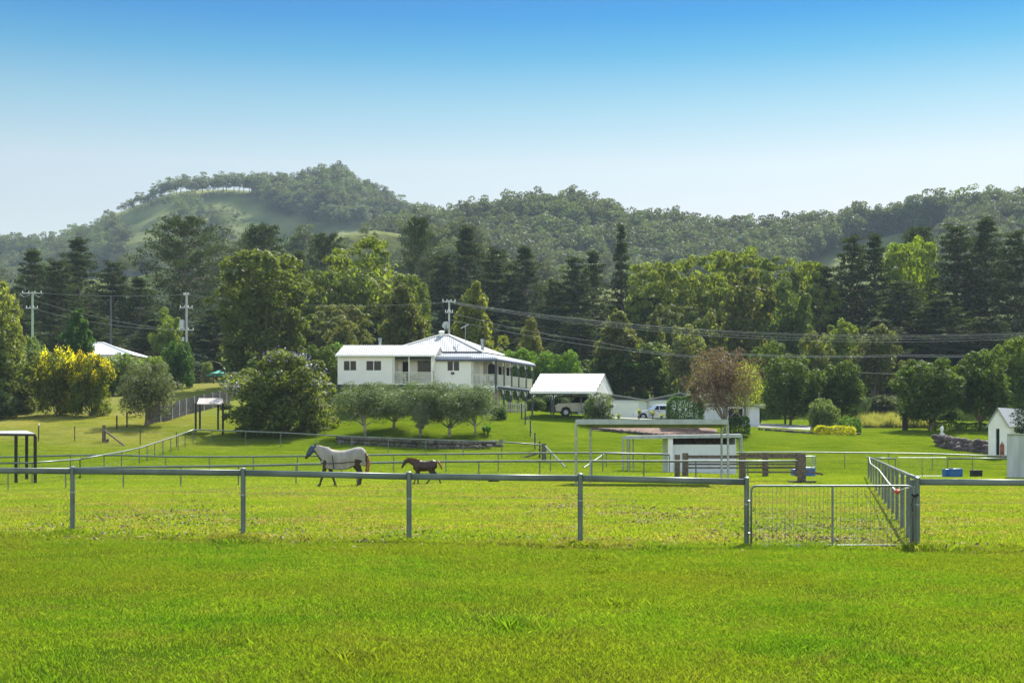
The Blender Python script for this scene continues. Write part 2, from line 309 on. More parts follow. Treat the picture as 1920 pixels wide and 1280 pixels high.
# ---------------------------------------------------------------- foliage
def leafquads(P, N, L, Wd, rg):
    """diamond leaves at P facing roughly N"""
    n = len(P); N = N/np.maximum(np.linalg.norm(N, axis=1, keepdims=True), 1e-6)
    r = rg.normal(size=(n, 3)); t = np.cross(N, r); t /= np.maximum(np.linalg.norm(t, axis=1, keepdims=True), 1e-6); b_ = np.cross(N, t)
    L = np.broadcast_to(L, (n,))[:, None]; Wd = np.broadcast_to(Wd, (n,))[:, None]
    V = np.stack([P-t*L, P+b_*Wd, P+t*L, P-b_*Wd], 1).reshape(-1, 3)
    return V, np.arange(n*4).reshape(n, 4)
def sph(n, rg):
    v = rg.normal(size=(n, 3)); return v/np.linalg.norm(v, axis=1, keepdims=True)
def clumpleaves(cs, rs, per, leaf, rg, flat=.75, drop=.35, aspect=.5, jitter=.8, shell=(.7, 1.06)):
    """leaves over the shells of many clumps; fewer on their undersides"""
    Ps, Ns = [], []
    for c_, r in zip(cs, rs):
        d = sph(per, rg); d = d[(d[:, 2] > -.2) | (rg.rand(len(d)) > drop)]
        rr = r*rg.uniform(*shell, size=(len(d), 1)); p = d*rr; p[:, 2] *= flat
        Ps.append(c_+p); Ns.append(d+rg.normal(size=d.shape)*jitter)
    P = np.concatenate(Ps); N = np.concatenate(Ns); L = leaf*rg.uniform(.6, 1.35, len(P))
    return leafquads(P, N, L, L*aspect, rg)
def limbs(pts, cs, r0, rg, base, n=8, every=1):
    mb = MB(); mb.tube(pts, [r0*(1-.75*i/(len(pts)-1)) for i in range(len(pts))], 8)
    for c_ in cs[::every][:n]:
        k = rg.randint(max(1, len(pts)//3), len(pts)-1); a = Vector(pts[k]); e = Vector(c_); m_ = (a+e)/2+Vector((0, 0, -.05*(e-a).length))
        mb.tube([a, m_, e], [r0*.45, r0*.28, r0*.1], 5)
    me = bpy.data.meshes.new('trunk'); me.from_pydata(mb.v, [], mb.f); me.polygons.foreach_set('use_smooth', [True]*len(me.polygons)); me.materials.append(base); return me
TPL = {}
def tpl_round(key, H, Wd, seed, trunk=.25, nc=34, per=260, leaf=.17, cr=.24, bark=BARK, lmat=LEAF, top=1.0, loose=0.0, conic=0.0, flat=.8, r0=.22, aspect=.5, skirt=0, jitter=.6, drop=.7, nl=12):
    rg = np.random.RandomState(seed); cz = H*(trunk+(1-trunk)/2); hz = H*(1-trunk)/2; hw = Wd/2
    cs, rs = [], []
    for i in range(nc):
        d = sph(1, rg)[0]; q = rg.uniform(.62, .86)
        if i < nc*.2: q *= .45
        z = d[2]*q; wf = 1-conic*max(0, (z+.6))*.6
        if skirt:
            z = rg.uniform(-.93, .86); pr = skirt+(1-skirt)*(z+1) if z < 0 else math.sqrt(1-z*z); an = rg.rand()*6.283; qq = math.sqrt(rg.uniform(.35 if z < .5 else 0, 1))*.86*pr
            d = np.array([math.cos(an)*qq, math.sin(an)*qq, 0]); q = 1.0
        cs.append(np.array([d[0]*q*hw*wf*(1+loose*rg.normal()*.3), d[1]*q*hw*wf, cz+z*hz*top])); rs.append(cr*hw*rg.uniform(.75, 1.35)*(1 if z < .6 else .85))
    V, Q = clumpleaves(cs, rs, per, leaf, rg, flat=flat, aspect=aspect, jitter=jitter, drop=drop)
    # a thin inner fill of leaves keeps the crown closed
    ni = int(1500+nc*8); d = sph(ni, rg)*rg.uniform(.2, .72, size=(ni, 1)); P = d*np.array([hw, hw, hz])+np.array([0, 0, cz]); P[:, :2] *= (1-conic*np.clip(d[:, 2:3]+.6, 0, 2)*.6)
    V2, Q2 = leafquads(P, sph(ni, rg), leaf*1.3, leaf*.8, rg); V = np.concatenate([V, V2]); Q = np.concatenate([Q, Q2+len(V)-len(V2)])
    pts = [(0, 0, -.3), (rg.normal()*.04*H*.3, 0, H*trunk*.6), (rg.normal()*.1, rg.normal()*.1, cz*.8), (0, 0, H*.85)]
    TPL[key] = (npmesh(key, V, Q, lmat), limbs(pts, cs, r0, rg, bark, nl), H, Wd)
def tpl_pine(key, H, Wd, seed, kind='hoop'):
    rg = np.random.RandomState(seed); mb = MB()
    mb.tube([(0, 0, -.3), (0, 0, H*.5), (.1, 0, H*.97)], [.42, .28, .05], 8)
    cs, rs = [], []; z = H*(.12 if kind != 'bunya' else .3)
    while z < H*.975:
        t = z/H
        if kind == 'spire': pr = (1-t)**.9*1.0
        elif kind == 'bunya': pr = (.55+.45*math.sin(min(1, (t-.25)/.5)*1.6))*(1 if t < .75 else max(.22, ((1-t)/.25)**.55))
        else: pr = min(1, (1-t)*2.1+.05)**.8*(.75+.25*rg.rand())
        nb = rg.randint(5, 8); a0 = rg.rand()*6
        for j in range(nb):
            a = a0+2*math.pi*j/nb+rg.normal()*.2; Lb = Wd/2*pr*rg.uniform(.65, 1.1); rise = (.22 if kind != 'spire' else -.02)*Lb+rg.normal()*.15
            e = np.array([math.cos(a)*Lb, math.sin(a)*Lb, z+rise]); s = np.array([0, 0, z-.1*Lb])
            if rg.rand() < .75: mb.tube([s, (s+e)/2+np.array([0, 0, -.05*Lb]), e], [.09, .06, .03], 4, cap=False)
            for q in (np.linspace(.3, 1, 4) if Lb > 1.6 else (.5, .95)):
                if q < .5 and rg.rand() < .4: continue
                cs.append(s*(1-q)+e*q+rg.normal(size=3)*.2); rs.append(rg.uniform(.5, .9)*(1.0 if kind != 'bunya' else 1.65)*(.7 if t > .9 else 1))
        z += H/26*rg.uniform(.8, 1.2)
    V, Q = clumpleaves(cs, rs, 44 if kind != 'bunya' else 64, .24, rg, flat=.6, drop=.6, aspect=.32, jitter=.8, shell=(.4, 1.1))
    me = bpy.data.meshes.new('trunk'); me.from_pydata(mb.v, [], mb.f); me.materials.append(BARK)
    TPL[key] = (npmesh(key, V, Q, NEEDLE), me, H, Wd)
def tpl_gum(key, H, Wd, seed, leaf=.42, per=56, nc=20, lmat=FARLEAF):
    rg = np.random.RandomState(seed); cs, rs = [], []
    for i in range(nc):
        a = rg.rand()*6.28; q = math.sqrt(rg.rand()); z = H*(.38+.52*rg.rand()*(1-.45*q*q)); cs.append(np.array([math.cos(a)*q*Wd*.4, math.sin(a)*q*Wd*.4, z])); rs.append(Wd*rg.uniform(.12, .2))
    V, Q = clumpleaves(cs, rs, per, leaf, rg, flat=.6, aspect=.55)
    TPL[key] = (npmesh(key, V, Q, lmat), limbs([(0, 0, -.5), (.2, 0, H*.3), (0, .1, H*.75)], cs, .28, rg, GREYBARK, 9), H, Wd)
tpl_round('mangoA', 9, 9, 1, .12, 130, 130, .17, .15, flat=.85, skirt=.72, jitter=.5)
tpl_round('mangoB', 9, 8, 2, .14, 115, 130, .17, .155, flat=.85, skirt=.7, jitter=.5)
tpl_round('camphorA', 22, 18, 3, .1, 150, 170, .28, .14, flat=.6, r0=.5, jitter=.35, drop=.95, skirt=.75)
tpl_round('camphorB', 20, 16, 4, .1, 135, 170, .28, .15, flat=.6, r0=.5, jitter=.35, drop=.95, skirt=.75)
tpl_round('giant', 22, 18, 40, .04, 170, 170, .28, .125, flat=.75, r0=.5, skirt=.6, conic=.25)
tpl_round('pyramidA', 14, 9, 5, .08, 110, 130, .2, .13, conic=.75, loose=.4, flat=1.0, r0=.3)
tpl_round('pyramidB', 13, 8, 6, .08, 100, 130, .2, .135, conic=.85, loose=.5, flat=1.0, r0=.3)
tpl_round('looseA', 15, 10, 7, .15, 64, 150, .24, .15, loose=.8, flat=.9, r0=.3)
tpl_round('soft', 13, 8, 8, .15, 40, 420, .16, .24, flat=.8, r0=.3)
tpl_round('shrubA', 3, 3.4, 9, .0, 80, 130, .08, .2, flat=.95, r0=.07, skirt=.85)
tpl_round('shrubB', 3, 3.2, 10, .0, 74, 140, .078, .21, flat=.95, r0=.07, skirt=.85)
tpl_round('oliveA', 4.2, 3.6, 11, .26, 34, 520, .062, .27, r0=.1, aspect=.28, bark=GREYBARK, flat=1.0, lmat=SILVERLEAF, skirt=.8)
tpl_round('oliveB', 4.2, 3.4, 12, .28, 30, 520, .062, .28, r0=.09, aspect=.28, bark=GREYBARK, flat=1.0, lmat=SILVERLEAF, skirt=.8)
tpl_round('bigbush', 8, 10, 13, .0, 80, 420, .15, .19, conic=.35, flat=.9, r0=.25, skirt=.9)
tpl_round('paper', 6, 5.4, 14, .14, 44, 260, .11, .22, aspect=.3, flat=1.1, r0=.24, lmat=SILVERLEAF, skirt=.6)
tpl_round('bare', 6.4, 6.6, 15, .18, 90, 80, .08, .16, loose=.6, flat=.9, r0=.12, bark=GREYBARK, lmat=BROWNLEAF, nl=40, drop=.2)
tpl_round('barelime', 6.4, 6.6, 16, .2, 60, 44, .08, .17, loose=.6, flat=.9, r0=.1, bark=GREYBARK, lmat=LIMELEAF, nl=30, drop=.2)
tpl_pine('hoopA', 28, 9, 21); tpl_pine('hoopB', 27, 8, 22); tpl_pine('bunyaA', 30, 15, 23, 'bunya'); tpl_pine('bunyaB', 28, 12, 24, 'bunya'); tpl_pine('spire', 26, 8, 25, 'spire')
tpl_gum('gumA', 16, 12, 31); tpl_gum('gumB', 15, 10, 32); tpl_gum('gumC', 14, 13, 33)
rt = random.Random(4)
def tree(name, tpl, px, top, wpx, D, col, label, cat='tree', group=None, base=None, kids=('crown', 'trunk')):
    cm, tm, H, Wd = TPL[tpl]; p = G(px, D)
    if base is not None: p.z = Z(base, D)
    r = empty(name, p, label, cat, group, rt.random()*6.28)
    h = Z(top, D)-p.z; ww = wpx/F*D
    r.scale = (ww/Wd, ww/Wd, h/H)
    c_ = link(kids[0], cm, r); c_.color = (*[q_*(.95 if cm.materials[0] is LEAF else 1.2 if cm.materials[0] is SILVERLEAF else 1) for q_ in col], 1)
    link(kids[1], tm, r); return r
DK = (.036, .050, .017); DK2 = (.046, .062, .020); CAM = (.108, .138, .020); CAM2 = (.08, .108, .020); OL = (.082, .094, .03); MG = (.048, .076, .016); MG2 = (.064, .096, .018)
GR = 'hoop and bunya pines behind the homestead'; GC = 'spreading broadleaf trees behind the homestead'; GP = 'trees along the back of the property'
for a in [
 # dark pines
 ('hoop_pine','hoopA',62,468,144,215,DK2,'grey-green pine at far left, immediately behind the pale green power pole'),
 ('hoop_pine','hoopB',108,480,131,205,DK,'dark pine between the pale green power pole and the glossy conical tree'),
 ('hoop_pine','hoopA',147,446,151,220,DK,'pointed dark pine rising directly above the glossy conical tree at left'),
 ('hoop_pine','hoopB',212,484,117,205,DK,'short dark pine behind the thin bare pole at left'),
 ('hoop_pine','hoopA',262,520,138,200,DK,'dark pine filling the dip just left of the huge bunya pine'),
 ('bunya_pine','bunyaA',345,404,205,215,DK,'huge spreading bunya pine with open clumped top, tallest dark tree at left'),
 ('bunya_pine','bunyaB',492,414,125,235,DK,'dark dome topped pine peering over the big olive green tree'),
 ('bunya_pine','bunyaB',612,430,95,235,DK,'dark clumped pine left of the bright green dome tree'),
 ('hoop_pine','hoopA',560,470,124,220,DK2,'dark pine in the gap right of the big olive green tree'),
 ('bunya_pine','bunyaB',786,398,72,225,DK,'tall thin pine with ragged top above the annex roof ridge'),
 ('hoop_pine','hoopB',830,470,124,215,DK,'dark pine right of the tall thin ragged pine'),
 ('hoop_pine','hoopA',875,424,144,222,DK,'broad shouldered dark pine behind the yellow-green pyramid tree'),
 ('hoop_pine','hoopB',930,458,131,215,DK,'dark pine between the broad shouldered pine and the paired pines'),
 ('hoop_pine','hoopA',985,462,131,215,DK,'dark pine with a blunt point above the verandah roof corner'),
 ('hoop_pine','hoopB',1040,520,124,208,DK2,'low dark pine in the dip left of the carport trees'),
 ('hoop_pine','hoopB',1078,474,117,212,DK,'left one of the paired dark pines beside the spire pine'),
 ('hoop_pine','hoopA',1112,470,110,218,DK,'right one of the paired dark pines beside the spire pine'),
 ('spire_pine','spire',1165,422,100,215,DK,'single narrow spire pine standing above the treeline near the centre'),
 ('hoop_pine','hoopB',1210,540,151,200,DK,'dark pine below and right of the spire pine'),
 ('hoop_pine','hoopA',1350,520,165,215,DK,'dark pine hidden low behind the grey-green loose tree'),
 ('hoop_pine','hoopA',1548,500,138,205,DK2,'short pine left of the tall dark group at right'),
 ('hoop_pine','hoopB',1598,434,117,205,DK,'leftmost tall pine of the dark group at right'),
 ('hoop_pine','hoopA',1640,438,124,208,DK,'second tall pine of the dark group at right'),
 ('hoop_pine','hoopB',1690,520,165,195,DK,'dark pine below the lime green crown in the right group'),
 ('bunya_pine','bunyaB',1722,418,100,235,DK,'dark round topped pine peeping over the lime green crown at right'),
 ('hoop_pine','hoopB',1792,414,138,205,DK,'pine with twin tips right of the lime green crown'),
 ('hoop_pine','hoopA',1848,408,158,208,DK,'tallest pine of the dark group near the right edge'),
 ('hoop_pine','hoopB',1905,424,138,200,DK,'rightmost tall dark pine cut by the edge of the view'),
 ('hoop_pine','hoopA',1760,560,206,190,DK,'dark pine low behind the orchard trees at right'),
 ('hoop_pine','hoopA',1650,600,206,188,DK,'dark pine low behind the long grass at right'),
 ('hoop_pine','hoopB',1850,590,193,186,DK,'dark pine low behind the white garden shed'),
 ('hoop_pine','hoopB',1085,590,151,190,DK,'dark pine low behind the carport roof'),
 ('hoop_pine','hoopA',950,600,138,190,DK,'dark pine low behind the verandah and its flue'),
 ('hoop_pine','hoopB',690,580,151,195,DK,'dark pine low behind the annex roof'),
 ('hoop_pine','hoopB',160,580,206,186,DK,'dark pine low behind the neighbouring white roof'),
 ('hoop_pine','hoopA',290,600,179,184,DK,'dark pine low behind the pole with transformers'),
 ('hoop_pine','hoopB',405,575,150,186,DK,'dark pine low behind the massive olive green tree left side'),
 ('hoop_pine','hoopA',560,600,150,184,DK,'dark pine low between the massive tree and the annex'),
 ('hoop_pine','hoopA',40,590,165,186,DK,'dark pine low behind the left edge trees'),
]: tree(*a, group=GR)
for a in [
 ('camphor_tree','camphorA',690,432,237,200,CAM,'bright green domed tree with billowing crown left of the ragged pine'),
 ('camphor_tree','camphorB',595,492,150,192,CAM2,'domed green tree squeezed between the olive green tree and the bright dome'),
 ('camphor_tree','camphorB',762,500,112,195,CAM2,'lower shoulder of green crown beneath the tall thin ragged pine'),
 ('camphor_tree','camphorB',1232,474,150,200,CAM,'domed yellow-green tree immediately right of the spire pine'),
 ('camphor_tree','camphorA',1305,466,162,205,CAM,'second domed yellow-green tree right of the spire pine'),
 ('camphor_tree','camphorB',1378,448,143,212,CAM,'highest dome of the yellow-green row right of centre'),
 ('camphor_tree','camphorA',1445,470,150,205,CAM2,'domed yellow-green tree right of the highest dome'),
 ('camphor_tree','camphorB',1512,472,143,205,CAM,'last yellow-green dome before the dark pines at right'),
 ('camphor_tree','camphorB',1706,430,137,212,(.13,.175,.02),'lime green crown set among the dark pines at right'),
 ('camphor_tree','camphorA',1265,560,162,190,DK2,'dark green rounded tree beneath the first yellow-green domes'),
 ('camphor_tree','camphorB',640,560,137,182,OL,'olive tinted tree behind the annex left end'),
 ('broadleaf_tree','giant',492,452,245,158,(.07,.092,.024),'massive olive green tree left of the homestead, widest crown of all'),
 ('broadleaf_tree','looseA',1395,490,135,182,OL,'grey-green loose tree with feathery outline above the brown tinged tree'),
 ('broadleaf_tree','soft',1482,514,100,178,(.06,.088,.032),'soft blue-green dome tree right of the feathery grey-green tree'),
 ('broadleaf_tree','pyramidA',755,512,135,165,OL,'olive pyramid shaped tree behind the annex verandah'),
 ('broadleaf_tree','pyramidB',890,515,130,168,(.12,.135,.028),'yellow-green pyramid tree directly behind the hipped roof'),
 ('broadleaf_tree','pyramidA',995,580,80,160,(.12,.125,.04),'small pale yellow-green tree between the flue and the carport'),
 ('broadleaf_tree','pyramidA',1160,562,130,165,OL,'olive pyramid tree above the big round dark green tree'),
 ('broadleaf_tree','pyramidB',1228,570,75,168,OL,'narrow olive tree just left of the pale silvery one'),
 ('broadleaf_tree','looseA',1285,598,95,160,(.11,.125,.055),'pale silvery green tree behind the brown tinged tree'),
 ('broadleaf_tree','looseA',1572,590,90,175,(.10,.13,.03),'yellow-green sapling in front of the dark pines at right'),
 ('broadleaf_tree','looseA',1640,600,110,165,(.07,.08,.03),'ragged olive tree behind the weedy long grass'),
 ('broadleaf_tree','looseA',1530,612,80,160,OL,'ragged olive tree behind the grove of round trees'),
 ('broadleaf_tree','looseA',640,590,80,160,(.10,.11,.05),'pale ragged tree behind the annex flue'),
 ('broadleaf_tree','soft',314,572,66,176,(.10,.14,.03),'small bright tree just left of the pole with transformers'),
 ('broadleaf_tree','looseA',-10,492,130,128,(.12,.14,.045),'pale yellow-green gum branches entering at the left edge'),
 ('broadleaf_tree','looseA',8,600,120,126,(.10,.125,.045),'pale leafy tree under the gum at the left edge'),
]: tree(*a, group=GC)
for a in [
 ('broadleaf_tree','pyramidA',145,564,100,140,(.042,.085,.025),'glossy dark conical tree with bright rim left of the white neighbour roof'),
 ('vine_covered_tree','shrubB',333,640,66,158,(.038,.08,.018),'dark leafy column covered in vine at the end of the timber rail fence'),
 ('broadleaf_tree','mangoA',1200,634,180,166,MG,'big round dark green tree behind the carport and garage'),
 ('broadleaf_tree','mangoB',1120,666,100,166,MG,'round dark green tree touching the carport gable'),
 ('broadleaf_tree','mangoA',605,645,95,138,MG,'dense dark green tree hugging the left wall of the annex'),
 ('broadleaf_tree','mangoB',1445,638,105,156,MG2,'bright green round tree right behind the brown tinged tree'),
 ('orchard_tree','mangoA',1482,668,125,136,MG,'round tree with exposed slender trunk near the black fence posts'),
 ('orchard_tree','mangoB',1572,674,110,137,MG,'round tree overhanging the yellow flowering hedge'),
 ('orchard_tree','mangoA',1742,670,150,128,MG,'full round tree left of the white shed, trunk beside the hedge'),
 ('orchard_tree','mangoB',1838,652,125,130,MG,'full tree directly left of and above the white shed roof'),
 ('orchard_tree','mangoA',1905,632,120,136,MG2,'tall green tree rising behind the white shed roof'),
 ('broadleaf_tree','mangoB',1660,740,70,150,DK2,'dark shaded low tree behind the weedy long grass'),
 ('pine_sapling','bunyaB',1925,700,60,100,(.022,.045,.022),'dark needled sapling in front of the white shed roof at right edge'),
 ('deciduous_tree','bare',1358,640,160,119,(.15,.115,.08),'sparse brown tinged tree in front of the garage'),
]: tree(*a, group=GP)
o = tree('deciduous_tree', 'barelime', 1398, 668, 90, 121, (.2, .22, .03), 'sparse yellow-green tree overlapping the right of the brown one')
hg = 'green bushes in a row behind the homestead'
for i, (px, top, wd) in enumerate([(955,655,60),(990,650,60),(1025,655,60),(1062,655,60),(640,640,60)]):
    tree('shrub', 'mangoB', px, top, wd+14, 147, (.085,.15,.025), ['lime green bush beside the flue at verandah end','lime green bush above the far verandah eave','lime green bush left of the carport ridge','lime green bush above the carport ridge','lime green bush above the annex left gable'][i], 'bush', hg)
for a in [
 ('golden_shrub','shrubA',105,656,100,128,(.10,.115,.016),'left half of the golden tipped shrub pair on the left lawn'),
 ('golden_shrub','shrubB',172,664,88,127,(.09,.11,.016),'right half of the golden tipped shrub pair on the left lawn'),
 ('shrub','shrubA',62,630,85,134,(.09,.13,.06),'pale silvery shrub behind the golden shrubs'),
 ('shrub','shrubB',15,676,120,130,(.085,.105,.045),'grey-green thicket at the left edge above the lawn'),
 ('shrub','shrubA',-8,730,90,124,(.07,.10,.04),'low green thicket on the lawn edge at far left'),
 ('shrub','shrubB',40,718,80,132,(.07,.10,.04),'low thicket between the edge thicket and golden shrubs'),
 ('shrub','shrubA',232,662,110,146,(.10,.14,.05),'pale bush row under the white neighbour roof'),
 ('shrub','shrubB',283,668,70,150,(.11,.15,.03),'yellow-green bush left of the vine covered column'),
 ('shrub','shrubA',205,676,70,144,(.09,.13,.04),'small bush peeping out right of the golden shrubs'),
 ('oleander_shrub','shrubB',1122,738,62,122,(.085,.12,.05),'round oleander with white flowers in front of the parked wagon'),
 ('shrub','shrubA',1545,746,62,124.5,(.095,.13,.055),'round pale green shrub behind the yellow hedge'),
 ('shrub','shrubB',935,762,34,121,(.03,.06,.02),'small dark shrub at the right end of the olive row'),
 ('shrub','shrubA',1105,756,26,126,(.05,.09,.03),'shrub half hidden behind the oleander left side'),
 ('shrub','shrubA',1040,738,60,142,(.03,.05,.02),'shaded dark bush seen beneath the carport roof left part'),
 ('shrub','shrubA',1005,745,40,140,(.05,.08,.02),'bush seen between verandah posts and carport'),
 ('shrub','shrubA',425,756,30,134,(.06,.09,.03),'small bush above the slatted fence end'),
 ('shrub','shrubB',388,678,26,172,(.11,.14,.06),'pale shrub behind the timber rail fence'),
 ('shrub','shrubB',468,672,90,170,(.05,.09,.03),'broad leafed shrubs behind the green umbrella'),
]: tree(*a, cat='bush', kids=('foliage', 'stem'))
bb = tree('flowering_bush', 'bigbush', 531, 662, 262, 117, (.08,.102,.026), 'huge rounded bush with lilac flower sprays left of the homestead', 'bush', kids=('foliage', 'stem'))
pp_ = tree('paperbark_tree', 'paper', 275, 680, 128, 118.5, (.105,.105,.04), 'grey-olive fine leafed tree with thick leaning trunk left of the slatted fence')
GO = 'olive trees in a row below the homestead'
for i, (px, top, wd, D, lab) in enumerate([(685,718,122,112,'leftmost olive tree of the row below the annex windows'),(738,720,116,115,'second olive tree, set back, below the annex verandah'),(788,718,120,112,'third olive tree, below the annex corner post'),(842,718,120,112,'fourth olive tree, with forked trunk, below the window of the main house'),(892,722,98,112.5,'rightmost olive tree of the row below the verandah corner')]):
    tree('olive_tree', 'oliveA' if i % 2 else 'oliveB', px, top, wd, D, (.105,.122,.05), lab, 'tree', GO)
tree('olive_sapling', 'looseA', 789, 739, 34, 110.5, (.20, .22, .16), 'silvery sapling in front of the third olive tree')
# flowers on the big bush and the oleander
def flowers(parent, tplk, n, m, size, zmin, seed, name='flowers'):
    cm, tm, H, Wd = TPL[tplk]; rg = np.random.RandomState(seed); co = np.zeros(len(cm.vertices)*3, np.float32); cm.vertices.foreach_get('co', co); co = co.reshape(-1, 4, 3)[:, 0]
    r = np.linalg.norm((co-np.array([0, 0, H*.45]))/np.array([Wd/2, Wd/2, H*.55]), axis=1)
    co = co[(co[:, 2] > H*zmin) & (r > .86)]; c0 = co[rg.choice(len(co), max(1, n//30))]
    P = np.repeat(c0, 30, 0)+rg.normal(size=(len(c0)*30, 3))*size*3*np.array([1, 1, 1.2]); V, Q = leafquads(P, sph(len(P), rg), size, size*.6, rg)
    return link(name, npmesh(name, V, Q, m), parent)
flowers(bb, 'bigbush', 1500, LILAC, .08, .5, 5, 'flower_spray')
YTIP = leafmat('yellow_leaf', .45, .6, base=(.37, .31, .010), var=.35)
for o in list(SC.objects):
    if o.name.startswith('oleander_shrub'): flowers(o, 'shrubB', 1100, PETAL, .045, .3, 6, 'flower')
    if o.name.startswith('golden_shrub'): flowers(o, 'shrubA' if o.location.x < X(140, 128) else 'shrubB', 2600, YTIP, .036, .55, 7, 'yellow_tips')
# clipped hedges
def hedge(name, px0, px1, top, bot, D, depth, col, label, rnd=0.15, yellow=False, zb=None):
    rg = np.random.RandomState(int(px0)); x0, x1 = X(px0, D), X(px1, D); xm = (x0+x1)/2; z0 = gh(xm, D) if zb is None else Z(zb, D); z1 = Z(top, D)
    if bot: z0 = Z(bot, D)
    r = empty(name, (xm, D, gh(xm, D)), label, 'hedge')
    A = (x1-x0)*depth+2*(z1-z0)*((x1-x0)+depth); nn = int(A*330)
    P = rg.uniform(-1, 1, size=(nn, 3)); ax = rg.choice(3, nn, p=[.22, .42, .36]); sg = np.where(rg.rand(nn) < .5, -1, 1); P[np.arange(nn), ax] = sg*rg.uniform(.86, 1.06, nn)
    P[:, :2] *= 1-rnd*np.clip(P[:, 2:3], 0, 1)**3; nrm = P.copy()
    hx, hy, hz = (x1-x0)/2, depth/2, (z1-z0)/2; wob = .05*np.sin(P[:, 0:1]*hx*4)*np.array([0, 0, 1])
    Q_ = P*np.array([hx, hy, hz])+wob+np.array([0, depth*0, (z0+z1)/2-r.location.z])
    V, Q = leafquads(Q_, nrm*.6+sph(nn, rg), .06*rg.uniform(.7, 1.4, nn), .04, rg)
    c_ = link('foliage', npmesh('foliage', V, Q, LEAF), r); c_.color = (*col, 1)
    for k in range(max(1, int((x1-x0)/1.2))):
        xx = x0+(k+.5)*(x1-x0)/max(1, int((x1-x0)/1.2)); MB().tube([(xx, D, r.location.z-.1), (xx+.05, D, z1-.2)], [.07, .04], 6).build('stem', BARK, r)
    return r
hedge('clipped_hedge', 1252, 1316, 744, 786, 120, 2.2, (.035,.075,.02), 'tall clipped dark green hedge block on short trunks left of the brown tree', .3)
hedge('clipped_hedge', 1366, 1404, 782, 813, 117, 1.4, (.032,.068,.016), 'small dark green box hedge beside the shelter frame corner')
hedge('yellow_hedge', 1526, 1600, 799, 816, 122, 1.6, (.27,.27,.008), 'low bright yellow hedge on the lawn below the round pale shrub', .2)
hedge('clipped_hedge', 1574, 1612, 786, 811, 124.5, 1.3, (.06,.12,.02), 'green box hedge at the right end of the yellow hedge')
hedge('clipped_hedge', 1750, 1795, 791, 812, 129, 1.2, (.05,.09,.025), 'left section of the low dark hedge near the white shed')
hedge('clipped_hedge', 1798, 1852, 793, 812, 130, 1.2, (.045,.085,.025), 'right section of the low dark hedge near the white shed')
# strappy plants and palms
def strappy(name, px, D, h, nbl, spread, col, label, wd=.05, trunk=0.0):
    p = G(px, D); r = empty(name, p, label, 'plant'); rg = np.random.RandomState(int(px)); V, Q = [], []
    for k in range(nbl):
        a = rg.rand()*6.28; L = h*rg.uniform(.7, 1.15); o2 = spread*rg.uniform(.2, 1); s = np.array([-math.sin(a), math.cos(a), 0])*wd
        pts = [np.array([math.cos(a)*o2*t*t, math.sin(a)*o2*t*t, trunk+L*(t-.42*t**3*(o2/h))]) for t in (0, .35, .7, 1)]
        for i in range(3):
            w0, w1 = (1, .9, .6, .05)[i], (1, .9, .6, .05)[i+1]; n0 = len(V); V += [pts[i]-s*w0, pts[i]+s*w0, pts[i+1]+s*w1, pts[i+1]-s*w1]; Q.append((n0, n0+1, n0+2, n0+3))
    c_ = link('leaf', npmesh('leaf', np.array(V), np.array(Q), LEAF), r); c_.color = (*col, 1)
    if trunk: MB().tube([(p.x, p.y, p.z-.1), (p.x, p.y, p.z+trunk+.05)], [.08, .06], 7).build('stem', BARK, r)
    return r
strappy('agapanthus_plant', 915, 112.5, .95, 130, .6, (.09,.18,.02), 'bright green strappy clump right of the last olive trunk')
strappy('agapanthus_plant', 908, 113.2, .7, 90, .5, (.08,.16,.02), 'smaller strappy clump tucked behind the bright one')
for i, (px, h) in enumerate([(1160, .5), (1198, .9), (1224, .8), (1240, .6)]):
    strappy('yucca_plant', px, 121, .8, 40, .6, (.14,.17,.05), ['small yucca at the left of the mulch bed','tall yucca in front of the silver car bonnet','yucca in front of the silver car windscreen','short yucca beside the tall clipped hedge'][i], .035, h)
strappy('banana_plant', 428, 172, 3.6, 12, 2.4, (.09,.16,.03), 'broad leafed banana plant behind the timber rail fence', .28, .6)
strappy('banana_plant', 462, 174, 4.6, 12, 2.2, (.11,.17,.03), 'taller banana plant with upright pale leaf near the big bush', .25, .8)
# weedy long grass: uncountable
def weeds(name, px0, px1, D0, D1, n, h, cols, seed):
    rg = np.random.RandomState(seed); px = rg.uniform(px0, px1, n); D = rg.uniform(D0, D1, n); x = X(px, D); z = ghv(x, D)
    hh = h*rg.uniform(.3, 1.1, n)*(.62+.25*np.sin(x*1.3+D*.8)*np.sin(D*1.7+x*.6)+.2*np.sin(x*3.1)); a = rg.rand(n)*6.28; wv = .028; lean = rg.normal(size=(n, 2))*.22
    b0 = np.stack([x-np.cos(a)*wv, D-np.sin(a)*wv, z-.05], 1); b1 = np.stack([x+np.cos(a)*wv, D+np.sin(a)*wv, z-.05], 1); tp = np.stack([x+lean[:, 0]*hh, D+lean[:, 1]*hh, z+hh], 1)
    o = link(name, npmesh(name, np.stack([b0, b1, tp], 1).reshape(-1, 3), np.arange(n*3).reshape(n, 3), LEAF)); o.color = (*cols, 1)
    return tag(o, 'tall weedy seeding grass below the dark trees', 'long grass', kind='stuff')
weeds('long_grass', 1608, 1745, 133, 142, 30000, 1.5, (.17,.175,.085), 3)
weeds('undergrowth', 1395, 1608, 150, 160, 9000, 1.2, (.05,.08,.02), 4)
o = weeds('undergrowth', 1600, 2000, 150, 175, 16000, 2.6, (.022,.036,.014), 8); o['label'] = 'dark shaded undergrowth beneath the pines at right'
o = weeds('undergrowth', -60, 640, 178, 184, 16000, 3.0, (.03,.045,.018), 9); o['label'] = 'dark shaded undergrowth beneath the pines at left'
